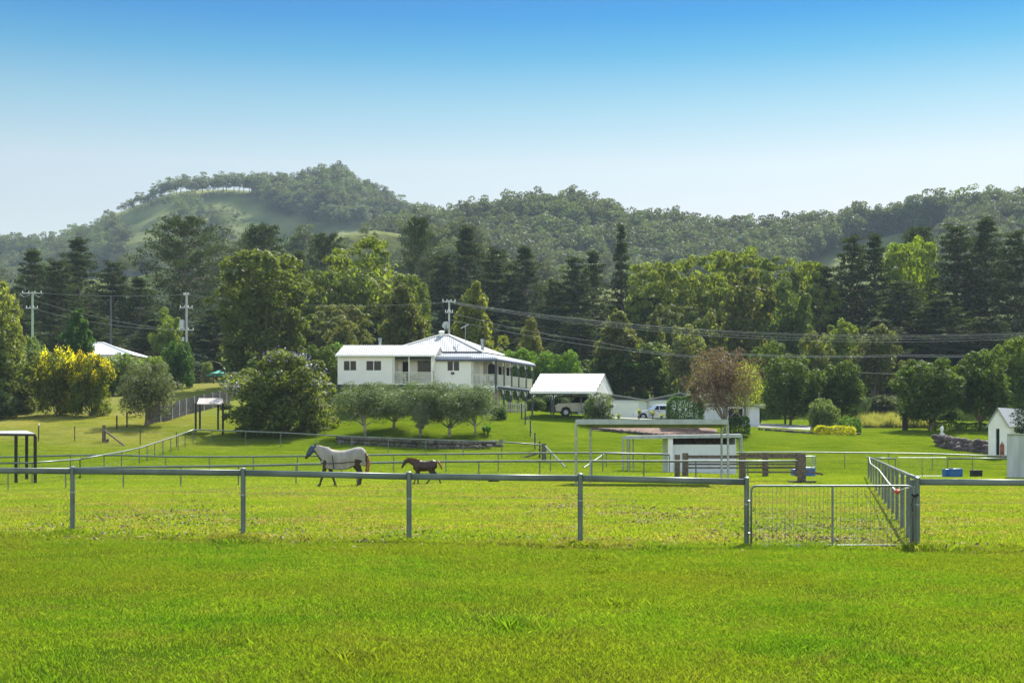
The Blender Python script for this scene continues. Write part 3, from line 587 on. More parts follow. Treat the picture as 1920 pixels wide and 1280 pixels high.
# ---------------------------------------------------------------- woods on the hills
def inst_points(name, P, src, smin, smax, label, cat, rz=True):
    me = bpy.data.meshes.new(name); me.vertices.add(len(P)); me.vertices.foreach_set('co', np.asarray(P, np.float32).ravel()); me.update()
    o = link(name, me); tag(o, label, cat, kind='stuff')
    ng = bpy.data.node_groups.new(name, 'GeometryNodeTree'); ng.interface.new_socket('Geometry', in_out='INPUT', socket_type='NodeSocketGeometry'); ng.interface.new_socket('Geometry', in_out='OUTPUT', socket_type='NodeSocketGeometry')
    N = ng.nodes; gi = N.new('NodeGroupInput'); go = N.new('NodeGroupOutput'); ip = N.new('GeometryNodeInstanceOnPoints'); ng.links.new(gi.outputs[0], ip.inputs['Points'])
    jn = N.new('GeometryNodeJoinGeometry')
    for s_ in src:
        oi = N.new('GeometryNodeObjectInfo'); oi.inputs['Object'].default_value = s_; oi.inputs['As Instance'].default_value = True; oi.transform_space = 'ORIGINAL'
        if len(src) == 1: ng.links.new(oi.outputs['Geometry'], ip.inputs['Instance'])
        else:
            g2 = N.new('GeometryNodeGeometryToInstance'); ng.links.new(oi.outputs['Geometry'], g2.inputs[0]); ng.links.new(g2.outputs[0], jn.inputs[0])
    if len(src) > 1: ng.links.new(jn.outputs[0], ip.inputs['Instance']); ip.inputs['Pick Instance'].default_value = True
    rv = N.new('FunctionNodeRandomValue'); rv.data_type = 'FLOAT_VECTOR'; rv.inputs[0].default_value = (0, 0, 0); rv.inputs[1].default_value = (0, 0, 6.283); ng.links.new(rv.outputs[0], ip.inputs['Rotation'])
    rs = N.new('FunctionNodeRandomValue'); rs.data_type = 'FLOAT'; rs.inputs[2].default_value = smin; rs.inputs[3].default_value = smax; ng.links.new(rs.outputs[1], ip.inputs['Scale'])
    ng.links.new(ip.outputs[0], go.inputs[0]); md = o.modifiers.new('scatter', 'NODES'); md.node_group = ng; return o
def inpoly(px, py, poly):
    r = np.zeros(len(px), bool); j = len(poly)-1
    for i in range(len(poly)):
        (x1, y1), (x2, y2) = poly[i], poly[j]; c_ = ((y1 > py) != (y2 > py)) & (px < (x2-x1)*(py-y1)/((y2-y1) or 1e-9)+x1); r ^= c_; j = i
    return r
rg = np.random.RandomState(77)
def scatter(at, n, px0, px1, t0, t1, excl=None, incl=None):
    px = rg.uniform(px0, px1, n); t = rg.uniform(t0, t1, n); x, D, z = at(px, t); py = HY-(z-CH)/D*F
    k = np.ones(n, bool)
    for e in excl or []: k &= ~inpoly(px, py, e)
    return np.stack([x, D, z-.5], 1)[k]
ridge_trees = []
def ridge_tree(at, px, t, tplk, hpx, lab, grp, D=None):
    x, D, z = at(np.array([float(px)]), np.array([t])); cm, tm, H, Wd = TPL[tplk]; r = empty('gum_tree', (float(x[0]), float(D[0]), float(z[0])-.4), lab, 'tree', grp, rt.random()*6)
    s = hpx/F*float(D[0])/H; r.scale = (s*1.55, s*1.55, s*1.2); link('crown', cm, r); link('trunk', tm, r); ridge_trees.append(r); return r
ordn = 'first second third fourth fifth sixth seventh eighth ninth tenth eleventh twelfth thirteenth fourteenth fifteenth sixteenth seventeenth eighteenth nineteenth twentieth'.split()
ordn += ['twenty-'+w_ for w_ in ordn[:9]]+['thirtieth']+['thirty-'+w_ for w_ in ordn[:9]]
lone = [204, 228, 240]+list(np.linspace(252, 505, 27))
for i, px in enumerate(lone):
    hh_ = 16 if i == 0 else 20 if i < 3 else 24+12*min(1, (px-250)/90)*1+rt.uniform(-4, 4)
    ridge_tree(ridgeL, px+rt.uniform(-2, 2), rt.uniform(.965, .99), ('gumA', 'gumB', 'gumC')[i % 3], hh_, ordn[i]+' gum from the left along the bare left ridge', 'gum trees along the left ridge')
for i, (px, h) in enumerate([(8, 20), (30, 24), (52, 28), (78, 18), (100, 20), (143, 26), (160, 14)]):
    ridge_tree(ridgeL, px, .98, ('gumA', 'gumB', 'gumC')[i % 3], h, ['tiny gum at the extreme left of the skyline','tiny gum second on the far left skyline','rounder gum third on the far left skyline','low gum fourth on the far left skyline','low gum fifth on the far left skyline','thin taller gum on the low left skyline','short gum where the bare slope starts'][i], 'gum trees along the left ridge')
for i, (px, h) in enumerate([(615, 24), (640, 26), (660, 20), (757, 26), (1025, 34), (1040, 36), (1100, 34), (1130, 36), (1275, 32), (1345, 30), (1490, 36), (1590, 34), (1640, 40), (1700, 44), (1755, 60), (1790, 48), (1815, 60), (1850, 50), (1880, 56), (1912, 52)]):
    at = ridgeL if px < 785 else ridgeR
    ridge_tree(at, px, .985, ('gumA', 'gumC', 'gumB')[i % 3], h*1.15, ['left gum on the very summit of the left hill','gum at the highest point of the left hill','gum just right of the hill summit','lone gum in the dip between the two hills','gum on the central hill, left one of its top pair','gum on the central hill, right one of its top pair','gum on the right shoulder of the central hill','rounded gum where the central hill starts to fall','gum on the falling skyline right of the central hill','gum at the lowest point of the right skyline','gum on the skyline above the yellow-green domes','gum on the skyline left of the bare clearing','gum on the skyline just above the bare clearing','larger gum above the top of the clearing','tall pale gum, first of the high right skyline','lower gum second on the high right skyline','tall gum third on the high right skyline','gum fourth on the high right skyline','gum fifth on the high right skyline','last gum at the right edge of the skyline'][i], 'gum trees along the right skyline')
srcs = [r.children[0] for r in ridge_trees[:3]]
bareL = [(165,425),(300,364),(470,356),(500,400),(600,430),(760,425),(760,480),(560,500),(330,560),(130,470)]
PL = np.concatenate([scatter(ridgeL, 1600, 460, 900, .55, 1.0, [bareL]), scatter(ridgeL, 620, -700, -60, .3, 1.0), scatter(ridgeL, 520, -60, 330, .55, .93, [[(190,395),(560,340),(560,470),(330,520),(230,450)]]), scatter(ridgeL, 60, 300, 560, .6, .9, [[(430,350),(620,350),(620,480),(430,480)]])])
clear = [(1420,600),(1530,492),(1620,452),(1710,434),(1775,440),(1800,470),(1720,520),(1650,600)]
PR = np.concatenate([scatter(ridgeR, 4200, 690, 2050, .45, 1.0, [clear]), scatter(ridgeR, 170, 1560, 1830, .975, 1.0)+np.array([0, 0, -5.])])
src_all = []
for k_ in (0, 1, 2): src_all.append(ridge_trees[k_].children[0])
# the wood reuses the same three crowns; template crowns are authored at real size
inst_points('hill_woodland', PL, src_all, .6, 1.3, 'hazy gum woodland covering the left hill', 'woodland')
inst_points('hill_woodland', PR, src_all, .6, 1.35, 'gum woodland covering the central and right hills', 'woodland')
PB = np.concatenate([scatter(ridgeL, 2200, 160, 640, .45, .97), scatter(knoll, 420, 250, 900, .5, .97)]); kz = np.sin(PB[:,0]*.045+1)*np.sin(PB[:,1]*.03+PB[:,0]*.02)+rg.rand(len(PB))*.8 > .95; inst_points('hill_scrub', PB[kz], src_all, .1, .36, 'low scrub dotting the bare grassy hill face', 'scrub')
inst_points('hill_scrub', scatter(ridgeR, 160, 1540, 1850, .985, 1.0)+np.array([0, 0, -2.5]), src_all, .3, .55, 'low trees closing the gaps along the right skyline', 'scrub')
PK = scatter(knoll, 60, 300, 600, .7, .95); PK = np.concatenate([PK, scatter(knoll, 90, 760, 1100, .6, .95), scatter(knoll, 420, -700, 240, .0, 1.0)])
inst_points('hill_woodland', PK, src_all, .5, .8, 'scattered low bushes at the foot of the left hill', 'woodland')
# ---------------------------------------------------------------- grass
def tuft(name, nbl, size, hmin, hmax, wd, seed):
    rg = np.random.RandomState(seed); c0 = rg.normal(size=(nbl, 2))*size*.36; h = rg.uniform(hmin, hmax, nbl); a = rg.rand(nbl)*6.28; s = np.stack([np.cos(a), np.sin(a)], 1)*wd*rg.uniform(.6, 1.3, nbl)[:, None]; ln = rg.normal(size=(nbl, 2))*h[:, None]*.55
    z0 = np.full(nbl, -.01); V = np.stack([np.c_[c0-s, z0], np.c_[c0+s, z0], np.c_[c0+s*.8+ln*.4, h*.6], np.c_[c0+ln, h]], 1).reshape(-1, 3); return npmesh(name, V, np.arange(nbl*4).reshape(nbl, 4), BLADE)
t1 = link('grass_tuft', tuft('grass_tuft', 3000, 1.15, .012, .036, .0024, 1), loc=(1.0, 11.5, gh(1.0, 11.5))); tag(t1, 'square metre of short green grass in the near foreground', 'grass', kind='stuff')
t2 = link('grass_tuft', tuft('grass_tuft', 900, 1.4, .015, .055, .008, 2), loc=(1.0, 30, gh(1.0, 30))); tag(t2, 'patch of grazed yellow-green grass inside the paddock', 'grass', kind='stuff')
def grasspts(y0, y1, dens, seed):
    rg = np.random.RandomState(seed); X_, Y_ = np.meshgrid(np.arange(-42, 42, dens), np.arange(y0, y1, dens)); x = X_.ravel()+rg.uniform(-1, 1, X_.size)*dens; y = Y_.ravel()+rg.uniform(-1, 1, X_.size)*dens; y = np.clip(y, y0-.6, y1+dens); k = (np.abs(x) < .375*y+1.5)&~((y > 113.5)&(y < 125)&(np.abs(x-X(1225, y)) < 12)); x, y = x[k], y[k]; return np.stack([x, y, zfull(x, y)], 1)
inst_points('grass', grasspts(8, 24.2, .72, 1), [t1], .85, 1.2, 'lush green grass in front of the rail fence', 'grass')
inst_points('grass', grasspts(24.4, 46, .78, 2), [t2], .75, 1.0, 'grazed yellow-green paddock grass just behind the fence', 'grass')
inst_points('grass', grasspts(104, 128, .75, 4), [t2], .6, .9, 'short mown lawn on the slope below the homestead', 'grass')
inst_points('grass', grasspts(46, 104, .8, 3), [t2], .85, 1.15, 'grass of the far paddock and lower lawn', 'grass')
rgc = np.random.RandomState(5); cl = tuft('grass_clump', 260, .5, .05, .16, .006, 6)
cp = []
for px, D in [(136,25.1),(456,24.4),(767,24.1),(1088,24.1),(1400,23.8),(1720,23.7),(1412,23.8),(1560,23.7)]: cp += [G(px+rgc.uniform(-8, 8), D-.1+rgc.uniform(-.15, .15)) for _ in range(3)]
for _ in range(60): cp.append(G(rgc.uniform(0, 1900), 23.7+rgc.normal()*.35))
for _ in range(14): cp.append(G(rgc.uniform(0, 1900), rgc.uniform(11, 24)))
gc = link('grass_clump', cl, loc=G(1740, 23.5)); tag(gc, 'taller grass clump at the foot of the right gate post', 'grass', kind='stuff')
inst_points('grass', np.array([tuple(p) for p in cp]), [gc], .35, .75, 'longer unmown grass clumps along the foot of the fence', 'grass')
# hay and mown clippings scattered on the paddock
nn = 10000; rg = np.random.RandomState(9); bands = [(980,1400,900,932,34),(1000,1395,940,980,26),(1420,1700,918,1012,46),(350,930,900,928,40),(60,450,925,990,14),(300,430,985,1000,3),(0,1900,905,1010,60),(100,1880,1002,1024,26)]; cx = []
for a0, a1, b0, b1, k_ in bands:
    for _ in range(k_): py_ = rg.uniform(b0, b1); D_ = F*1.6/(py_-HY); cx.append((X(rg.uniform(a0, a1), D_), D_))
cx = np.array(cx); idx = rg.randint(0, len(cx), nn); xy = cx[idx]+rg.standard_t(2.2, size=(nn, 2)).clip(-4, 4)*np.array([.42, .3]); zz = zfull(xy[:, 0], xy[:, 1])+rg.uniform(.015, .05, nn)
V, Q = leafquads(np.c_[xy, zz], np.array([0, 0, 1.])+rg.normal(size=(nn, 3))*.5, .04*rg.uniform(.4, 1.5, nn), .02, rg)
STRAW = mat('straw', (.21, .155, .085), .9, var=.4, scale=2)
tag(link('straw', npmesh('straw', V, Q, STRAW)), 'brown scattered straw and dung crumbs on the paddock', 'straw', kind='stuff')
# ---------------------------------------------------------------- house
HO = empty('farmhouse', (X(633,127), 127, gh(X(633,127), 127)), 'white weatherboard homestead on stumps with annex, hipped roof and wraparound verandah', 'house')
def TA(u, v, z): return (X(633,127)+u+.17*v, 127+v, z)
def TM(u, v, z): return (-1.42+u+.367*v, 128+v, z)
fz, ez, rz = 7.3, 9.86, 10.8       # annex floor, eave, ridge
def wall_with_holes(mb, u0, u1, v0, v1, z0, z1, holes):
    """front wall made of blocks round rectangular openings"""
    us = sorted({u0, u1, *[h[0] for h in holes], *[h[1] for h in holes]})
    for a, b_ in zip(us[:-1], us[1:]):
        hs_ = [h for h in holes if h[0] <= a+1e-6 and h[1] >= b_-1e-6]
        if not hs_: mb.box(a, b_, v0, v1, z0, z1)
        else: mb.box(a, b_, v0, v1, z0, hs_[0][2]); mb.box(a, b_, v0, v1, hs_[0][3], z1)
def window(T, par, u0, u1, z0, z1, v, sashes=2, fr=WHITE, axis='u', label=None):
    f = MB(T); t = .06
    f.box(u0-.05, u1+.05, v-.06, v+.06, z0-.07, z0); f.box(u0-.05, u1+.05, v-.06, v+.06, z1, z1+.06)
    for i in range(sashes+1):
        x = u0+(u1-u0)*i/sashes; f.box(x-t/2, x+t/2, v-.055, v+.055, z0, z1)
    fo = f.build('window', fr, par)
    MB(T).box(u0, u1, v+.01, v+.03, z0, z1).build('pane', GLASS, fo)
    return fo
AW = [(.52, 1.66, 8.42, 9.24), (2.5, 3.86, 8.42, 9.24)]
m = MB(TA); wall_with_holes(m, 0, 4.85, 0, .12, fz-.02, ez-.02, AW)
m.box(0, .12, .12, 4.6, fz-.02, ez-.02); m.box(4.73, 4.85, .12, 2.1, fz-.02, ez-.02); m.box(.12, 8.3, 4.48, 4.6, fz-.02, ez-.02)
wall_with_holes(m, 4.85, 8.3, 2.1, 2.2, fz-.02, ez-.02, [(5.2, 5.75, fz, 9.3), (6.55, 8.05, 8.3, 9.35)])
m.box(8.28, 8.4, 2.2, 4.48, fz-.02, ez-.02); m.box(8.28, 8.4, .25, 2.2, 8.35, ez-.02)
m.add([(8.3, .05, ez-.02), (8.3, 4.55, ez-.02), (8.3, 2.3, rz-.1), (8.4, .05, ez-.02), (8.4, 4.55, ez-.02), (8.4, 2.3, rz-.1)], [(0,1,2),(5,4,3),(0,3,4,1),(1,4,5,2),(2,5,3,0)])
m.add([(0, .05, ez-.02), (0, 4.55, ez-.02), (0, 2.3, rz-.1), (.1, .05, ez-.02), (.1, 4.55, ez-.02), (.1, 2.3, rz-.1)], [(0,1,2),(5,4,3),(0,3,4,1),(1,4,5,2),(2,5,3,0)])
m.build('wall', BOARD, HO, ).__setitem__('label', 'white annex walls with gable end')
for h in AW: window(TA, HO, h[0], h[1], h[2], h[3], .05)
window(TA, HO, 6.55, 8.05, 8.3, 9.35, 2.13, 1, CREAM)
d_ = MB(TA).box(5.2, 5.75, 2.16, 2.2, fz, 9.3).build('door', BLACK, HO)
m = MB(TA); o_ = .28
m.slab((-.12, -o_, ez-.1), (8.55, -o_, ez-.1), (8.55, 2.3, rz), (-.12, 2.3, rz), .05); m.slab((-.12, 2.3, rz), (8.55, 2.3, rz), (8.55, 4.6+o_, ez-.1), (-.12, 4.6+o_, ez-.1), .05)
ro = m.build('roof', ROOFC, HO)
m = MB(TA); m.box(-.12, 8.55, -o_-.1, -o_+.0, ez-.24, ez-.1); m.build('gutter', WHITE, ro)
m = MB(TA); m.beam((8.57, -o_, ez-.17), (8.57, 2.3, rz-.06), .04, .2); m.beam((8.57, 2.3, rz-.06), (8.57, 4.6+o_, ez-.17), .04, .2); m.beam((8.6, 2.3, rz-.05), (8.6, 2.3, ez+.05), .05, .05); m.beam((8.6, 1.5, ez+.25), (8.6, 3.1, ez+.25), .04, .05); m.build('bargeboard', WHITE, ro)
MB(TA).tube([(2.9, 3.2, 10.3), (2.9, 3.2, 11.35)], .13, 10).tube([(2.9, 3.2, 11.35), (2.9, 3.2, 11.5)], .19, 10).build('flue', GALV, ro)
# annex floor, beams, verandah
m = MB(TA); m.box(-.02, 8.45, -.03, 4.62, fz-.12, fz-.025); m.build('floor', WHITE, HO)
m = MB(TA); m.box(.0, 8.42, .02, .2, fz-.42, fz-.125); m.box(.0, 8.42, 4.3, 4.5, fz-.42, fz-.125); m.box(8.2, 8.42, .2, 4.3, fz-.42, fz-.125); m.box(0, .2, .2, 4.3, fz-.42, fz-.125); m.build('floor_beam', NAVY, HO)
def posts(T, par, pts, z1, w_, mt, name='post', z0=None):
    for (u, v) in pts:
        p = T(u, v, 0); MB(T).box(u-w_/2, u+w_/2, v-w_/2, v+w_/2, (gh(p[0], p[1])-.1) if z0 is None else z0, z1).build(name, mt, par)
posts(TA, HO, [(.1, .12), (2.1, .12), (4.2, .12), (6.3, .12), (.1, 4.4), (2.8, 4.4), (5.6, 4.4)], fz-.42, .12, CHAR, 'stump')
posts(TA, HO, [(8.3, .08)], ez-.02, .13, WHITE); posts(TA, HO, [(6.28, .08), (4.95, .08)], ez-.02, .09, WHITE, z0=fz-.02)
def balustrade(T, par, a, b_, z, h=.95, mt=CREAM, gap=.115, wd=.045):
    m = MB(T); a = Vector((*a, 0)); b_ = Vector((*b_, 0)); L = (b_-a).length; n_ = int(L/gap)
    m.beam((a.x, a.y, z+h), (b_.x, b_.y, z+h), .07, .06); m.beam((a.x, a.y, z+.1), (b_.x, b_.y, z+.1), .05, .05)
    for i in range(1, n_):
        p = a+(b_-a)*i/n_; m.box(p.x-wd/2, p.x+wd/2, p.y-wd/2, p.y+wd/2, z+.1, z+h-.03)
    return m.build('balustrade', mt, par)
balustrade(TA, HO, (5.02, .08), (6.22, .08), fz); balustrade(TA, HO, (6.34, .08), (8.24, .08), fz); balustrade(TA, HO, (8.34, .2), (8.34, 2.1), fz, gap=.09)
# table and chairs on the annex verandah stay as one small set each
def chair(T, u, v, z, lab, mt=WHITE, k=1):
    p = T(u, v, z); r = empty('verandah_chair', p, lab, 'chair', 'white chairs on the verandahs'); f = lambda x, y, q: (p[0]+x*k, p[1]+y, z+q)
    MB(f).box(-.22, .22, -.22, .22, .42, .46).build('seat', mt, r); MB(f).box(-.22, .22, .19, .22, .5, .9).build('backrest', mt, r)
    for a in (-.2, .2):
        for b_ in (-.2, .2): MB(f).box(a-.02, a+.02, b_-.02, b_+.02, 0, .42).build('leg', mt, r)
chair(TA, 5.5, 1.2, fz, 'pale chair on the annex verandah nearest the dark doorway', CREAM); chair(TA, 6.9, 1.1, fz, 'pale chair on the annex verandah below the wide window', CREAM)
t_ = empty('verandah_table', TA(6.1, 1.3, fz), 'small outdoor table between chairs on the annex verandah', 'table')
MB(TA).box(5.8, 6.5, 1.0, 1.6, fz+.7, fz+.74).build('table_top', CREAM, t_); MB(TA).box(6.1, 6.18, 1.26, 1.34, fz, fz+.7).build('leg', CREAM, t_)
# stairs down from the annex to the lawn
st = MB(TA); u0, u1 = 8.5, 12.0; zt, zb_ = fz-.1, gh(*TA(11.9, 1.2, 0)[:2])
n_ = 14
for i in range(n_):
    uu = u0+(u1-u0)*i/n_; zz = zt+(zb_-zt)*i/n_; st.box(uu, uu+.27, .4, 1.4, zz-.2, zz-.15)
so = st.build('stair_treads', WHITE, HO)
m = MB(TA); m.beam((u0, .38, zt-.2), (u1, .38, zb_-.0), .05, .25); m.beam((u0, 1.42, zt-.2), (u1, 1.42, zb_), .05, .25); m.build('stringer', WHITE, HO)
m = MB(TA); m.beam((u0-.1, .38, zt+.95), (u1, .38, zb_+1.0), .05, .07)
for i in range(8):
    uu = u0+(u1-u0)*i/7; zz = zt+(zb_-zt)*i/7; m.box(uu-.02, uu+.02, .36, .4, zz-.2, zz+.98)
m.build('handrail', WHITE, HO)
# main house
mf, me_ = 7.15, 9.47
m = MB(TM); MWN = (-4.35, -3.25, 8.45, 9.25)
wall_with_holes(m, -5.55, -2.18, 0, .12, mf-.32, me_+.25, [MWN]); 
m.box(-2.3, -2.18, .12, 1.9, mf-.02, me_+.3)
wall_with_holes(m, -2.18, -1.9, 1.9, 2.0, mf-.02, me_+.4, [])
m.build('wall', BOARD, HO)['label'] = 'white weatherboard front wall of the main house'
m = MB(TM); m.box(-2.1, -1.98, 2.0, 9.2, mf-.02, me_+.4); m.box(-12, -1.98, 9.1, 9.22, mf-.02, me_+.4); m.box(-12, -11.9, 5.3, 9.1, mf-.32, me_+.25)
m.build('wall', CREAM, HO)
window(TM, HO, *MWN, .05)
MB(TM).box(-3.95, -3.7, -.12, -.03, 8.12, 8.32).build('meter_box', CHAR, HO)
for v in (3.1, 5.6, 7.6):
    f = MB(TM).box(-1.98, -1.94, v, v+1.0, mf+.1, mf+2.1).build('french_door', WHITE, HO); MB(TM).box(-1.94, -1.93, v+.1, v+.9, mf+.3, mf+2.0).build('pane', GLASS, f)
MB(TM).box(-1.3, -.7, 1.87, 1.9, mf+.02, mf+2.05).build('door', BLACK, HO)
def TMs(u, v, z): return TM(u, v, z)
m = MB(TM); m.box(-2.3, .08, -.04, 9.3, mf-.1, mf); m.build('verandah_floor', WHITE, HO)
m = MB(TM); m.box(-2.2, .1, -.07, .03, mf-.32, mf-.1); m.build('verandah_beam', WHITE, HO)
m = MB(TM); m.box(.0, .1, .03, 9.3, mf-.32, mf-.1); m.box(-.06, .06, .05, 9.3, me_-.12, me_+.0); m.box(-5, .06, -.05, .05, me_-.12, me_+.0); m.build('verandah_beam', CHAR, HO)
vs_ = [0, 1.84, 3.7, 5.5, 7.4, 9.2]
posts(TM, HO, [(0, v) for v in vs_], me_-.1, .15, CHAR); posts(TM, HO, [(-2.05, -.0)], me_-.1, .1, CREAM, z0=mf)
for a, b_ in zip(vs_[:-1], vs_[1:]): balustrade(TM, HO, (0, a+.09), (0, b_-.09), mf, gap=.1, wd=.06)
balustrade(TM, HO, (-1.98, 0), (-.1, 0), mf)
def bracket(T, par, u, v, z, du, dv, mt=WHITE, s=.42):
    m = MB(T); pts = []
    for i in range(7):
        a = i/6*math.pi/2; q = s*(1-math.cos(a)); h = s*math.sin(a); pts.append((u+du*(.08+s-s*math.cos(a)), v+dv*(.08+s-s*math.cos(a)), z-s+s*math.sin(a)))
    m.tube(pts, .045, 5); m.tube([(u+du*.08, v+dv*.08, z-.05), (u+du*(s), v+dv*s, z-.05)], .035, 5); m.tube([(u+du*.1, v+dv*.1, z-.08), (u+du*.28, v+dv*.28, z-.3)], .05, 5)
    m.build('bracket', mt, par)
for v in vs_:
    for z in (me_-.12, mf-.34):
        if v < 9: bracket(TM, HO, 0, v, z, 0, 1)
        if v > 0: bracket(TM, HO, 0, v, z, 0, -1)
for z in (me_-.12, mf-.34): bracket(TM, HO, 0, 0, z, -1, 0)
# bullnose verandah roof
m = MB(TM); prof = [(2.15, 10.2), (1.2, 9.98), (.55, 9.83), (.2, 9.74), (-.05, 9.63), (-.2, 9.5), (-.24, 9.38)]
rows = [[(-9, i, z), (-i, i, z), (-i, 9.3-i, z), (-9, 9.3-i, z)] for i, z in prof]
V = [p for r in rows for p in r]; m.add(V, [(k*4+j, k*4+j+1, k*4+j+5, k*4+j+4) for k in range(len(prof)-1) for j in range(3)])
bo = m.build('verandah_roof', BULL, HO, smooth=False)
m = MB(TM); m.box(-5.2, .27, -.3, -.24, 9.28, 9.4); m.box(.22, .28, -.24, 9.5, 9.28, 9.4); m.build('gutter', CHAR, bo)
m = MB(TM); e0 = 10.27; A_ = (-10.7, 1.85, e0); B_ = (-2.0, 1.85, e0); C_ = (-2.0, 7.45, e0); D_ = (-10.7, 7.45, e0); P_ = (-6.95, 4.6, 11.95); Q_ = (-6.05, 4.6, 11.95)
m.add([A_, B_, C_, D_, P_, Q_], [(0,1,5,4), (1,2,5), (2,3,4,5), (3,0,4)]); mr_ = m.build('roof', ROOFW, HO); mr_['label'] = 'white hipped main roof'
m = MB(TM); m.box(-10.6, -2.1, 1.93, 2.0, 10.05, e0-.03); m.box(-2.17, -2.1, 2.0, 7.35, 10.05, e0-.03); m.build('fascia', CHAR, mr_)
m = MB(TM)
for a, b_ in ((B_, Q_), (C_, Q_), (A_, P_), (P_, Q_)): m.tube([Vector(a)+Vector((0,0,.03)), Vector(b_)+Vector((0,0,.03))], .06, 6)
m.build('ridge_cap', WHITE, mr_)
MB(TM).tube([(-6.75, 4.6, 11.85), (-6.75, 4.6, 12.2)], .2, 12).tube([(-6.75, 4.6, 12.2), (-6.75, 4.6, 12.28), (-6.75, 4.6, 12.36)], [.27, .27, .08], 12).build('roof_vent', WHITE, mr_)
MB(TM).tube([(-2.6, 3.6, 10.2), (-2.6, 3.6, 11.35)], .14, 10).tube([(-2.6, 3.6, 11.35), (-2.6, 3.6, 11.52)], .18, 10).build('flue', GALV, HO)
m = MB(TM); m.tube([(-4.4, 4.2, 11.3), (-4.4, 4.2, 12.7)], .03, 6); m.beam((-4.8, 4.2, 12.55), (-4.1, 4.1, 12.9), .04, .1)
for k in range(5): m.beam((-4.75+k*.15, 4.0, 12.6+.07*k), (-4.75+k*.15, 4.5, 12.6+.07*k), .02, .02)
m.build('aerial', GALV, HO)
# lower level under the house
m = MB(TM); m.box(-.95, -.35, 1.6, 1.9, 4.2, mf-.33); m.build('pier', PEACH, HO)
m = MB(TM); m.box(-5.5, -2.2, 1.2, 1.3, 4.2, mf-.4); m.box(-5, -1.2, 4.2, 4.3, 4.2, mf-.4); m.build('undercroft_wall', WHITE, HO)
m = MB(TA); m.box(2.3, 6.6, 4.0, 4.1, 4.2, 6.2); m.build('undercroft_wall', WHITE, HO)
chair(TM, -1.5, .9, mf, 'white chair on the corner verandah beside the balustrade', WHITE); chair(TM, -.7, .9, mf, 'white chair on the corner verandah nearest the corner post', WHITE)
# small cream fence below the verandah
def picket(a, b_, h, lab, mt=CREAM):
    a = Vector(a); b_ = Vector(b_); r = empty('picket_fence', a, lab, 'fence'); m = MB(); L = (b_-a).length; n_ = int(L/.16)
    for i in range(n_+1):
        p = a+(b_-a)*i/n_; z = gh(p.x, p.y); m.box(p.x-.04, p.x+.04, p.y-.015, p.y+.015, z, z+h)
    m.build('picket', mt, r); m = MB(); m.beam((a.x, a.y+.03, gh(a.x, a.y)+h*.8), (b_.x, b_.y+.03, gh(b_.x, b_.y)+h*.8), .04, .07); m.beam((a.x, a.y+.03, gh(a.x, a.y)+h*.25), (b_.x, b_.y+.03, gh(b_.x, b_.y)+h*.25), .04, .07); m.build('rail', mt, r)
picket(G(946, 131), G(986, 131), .95, 'short cream picket fence under the verandah corner')
# picnic bench at the left end of the annex
r = empty('picnic_table', G(640, 131), 'slatted timber picnic table under the left end of the annex', 'table'); p = G(640, 131); GB = mat('silvered_timber', (.4, .36, .31), .8, var=.15)
MB().box(p.x-.9, p.x+1.2, p.y-.35, p.y+.35, p.z+1.05, p.z+1.1).build('table_top', GB, r); MB().box(p.x-.9, p.x+1.2, p.y-.8, p.y-.5, p.z+.72, p.z+.76).build('bench', GB, r); MB().box(p.x-.9, p.x+1.2, p.y+.5, p.y+.8, p.z+.72, p.z+.76).build('bench', GB, r)
for q in (-.7, 1.0): MB().box(p.x+q-.05, p.x+q+.05, p.y-.7, p.y+.7, p.z, p.z+1.05).build('leg', TIMB, r)
# ---------------------------------------------------------------- carport
cg = gh(X(1050,126), 126); CP_ = empty('carport', (X(994,125), 125, cg), 'open carport with steep cream gable roof between homestead and garage', 'carport')
c0 = X(994, 125); W_ = X(1118, 125)-c0; cez, crz = 6.5, 8.18
def TC(u, v, z): return (c0+u+.31*v, 125+v, z)
m = MB(TC); m.slab((0, -.1, cez), (W_, -.1, cez), (W_, 3.05, crz), (0, 3.05, crz), .06); m.slab((0, 3.05, crz), (W_, 3.05, crz), (W_, 6.2, cez), (0, 6.2, cez), .06); cr_ = m.build('roof', ROOFC, CP_)
m = MB(TC); m.box(0, W_, -.2, -.1, cez-.2, cez-.02); m.build('gutter', WHITE, cr_)
for u in (0.08, W_-.16):
    m = MB(TC); m.add([(u, .05, cez-.05), (u, 6.05, cez-.05), (u, 3.05, crz-.12), (u+.1, .05, cez-.05), (u+.1, 6.05, cez-.05), (u+.1, 3.05, crz-.12)], [(0,1,2),(5,4,3),(0,3,4,1),(1,4,5,2),(2,5,3,0)]); m.build('gable', WHITE, CP_)
for u in (.15, 2.0, W_-.25):
    for v in (.1, 5.9):
        p = TC(u, v, 0); MB(TC).box(u-.06, u+.06, v-.06, v+.06, gh(p[0], p[1])-.1, cez-.1).build('post', CHAR, CP_)
        for du in (-1, 1):
            if 0 < u+du*.5 < W_: bracket(TC, CP_, u, v, cez-.12, du, 0)
m = MB(TC); m.box(.1, W_-.1, .02, .18, cez-.32, cez-.2); m.box(.1, W_-.1, 5.82, 5.98, cez-.32, cez-.2); m.build('beam', CHAR, CP_)
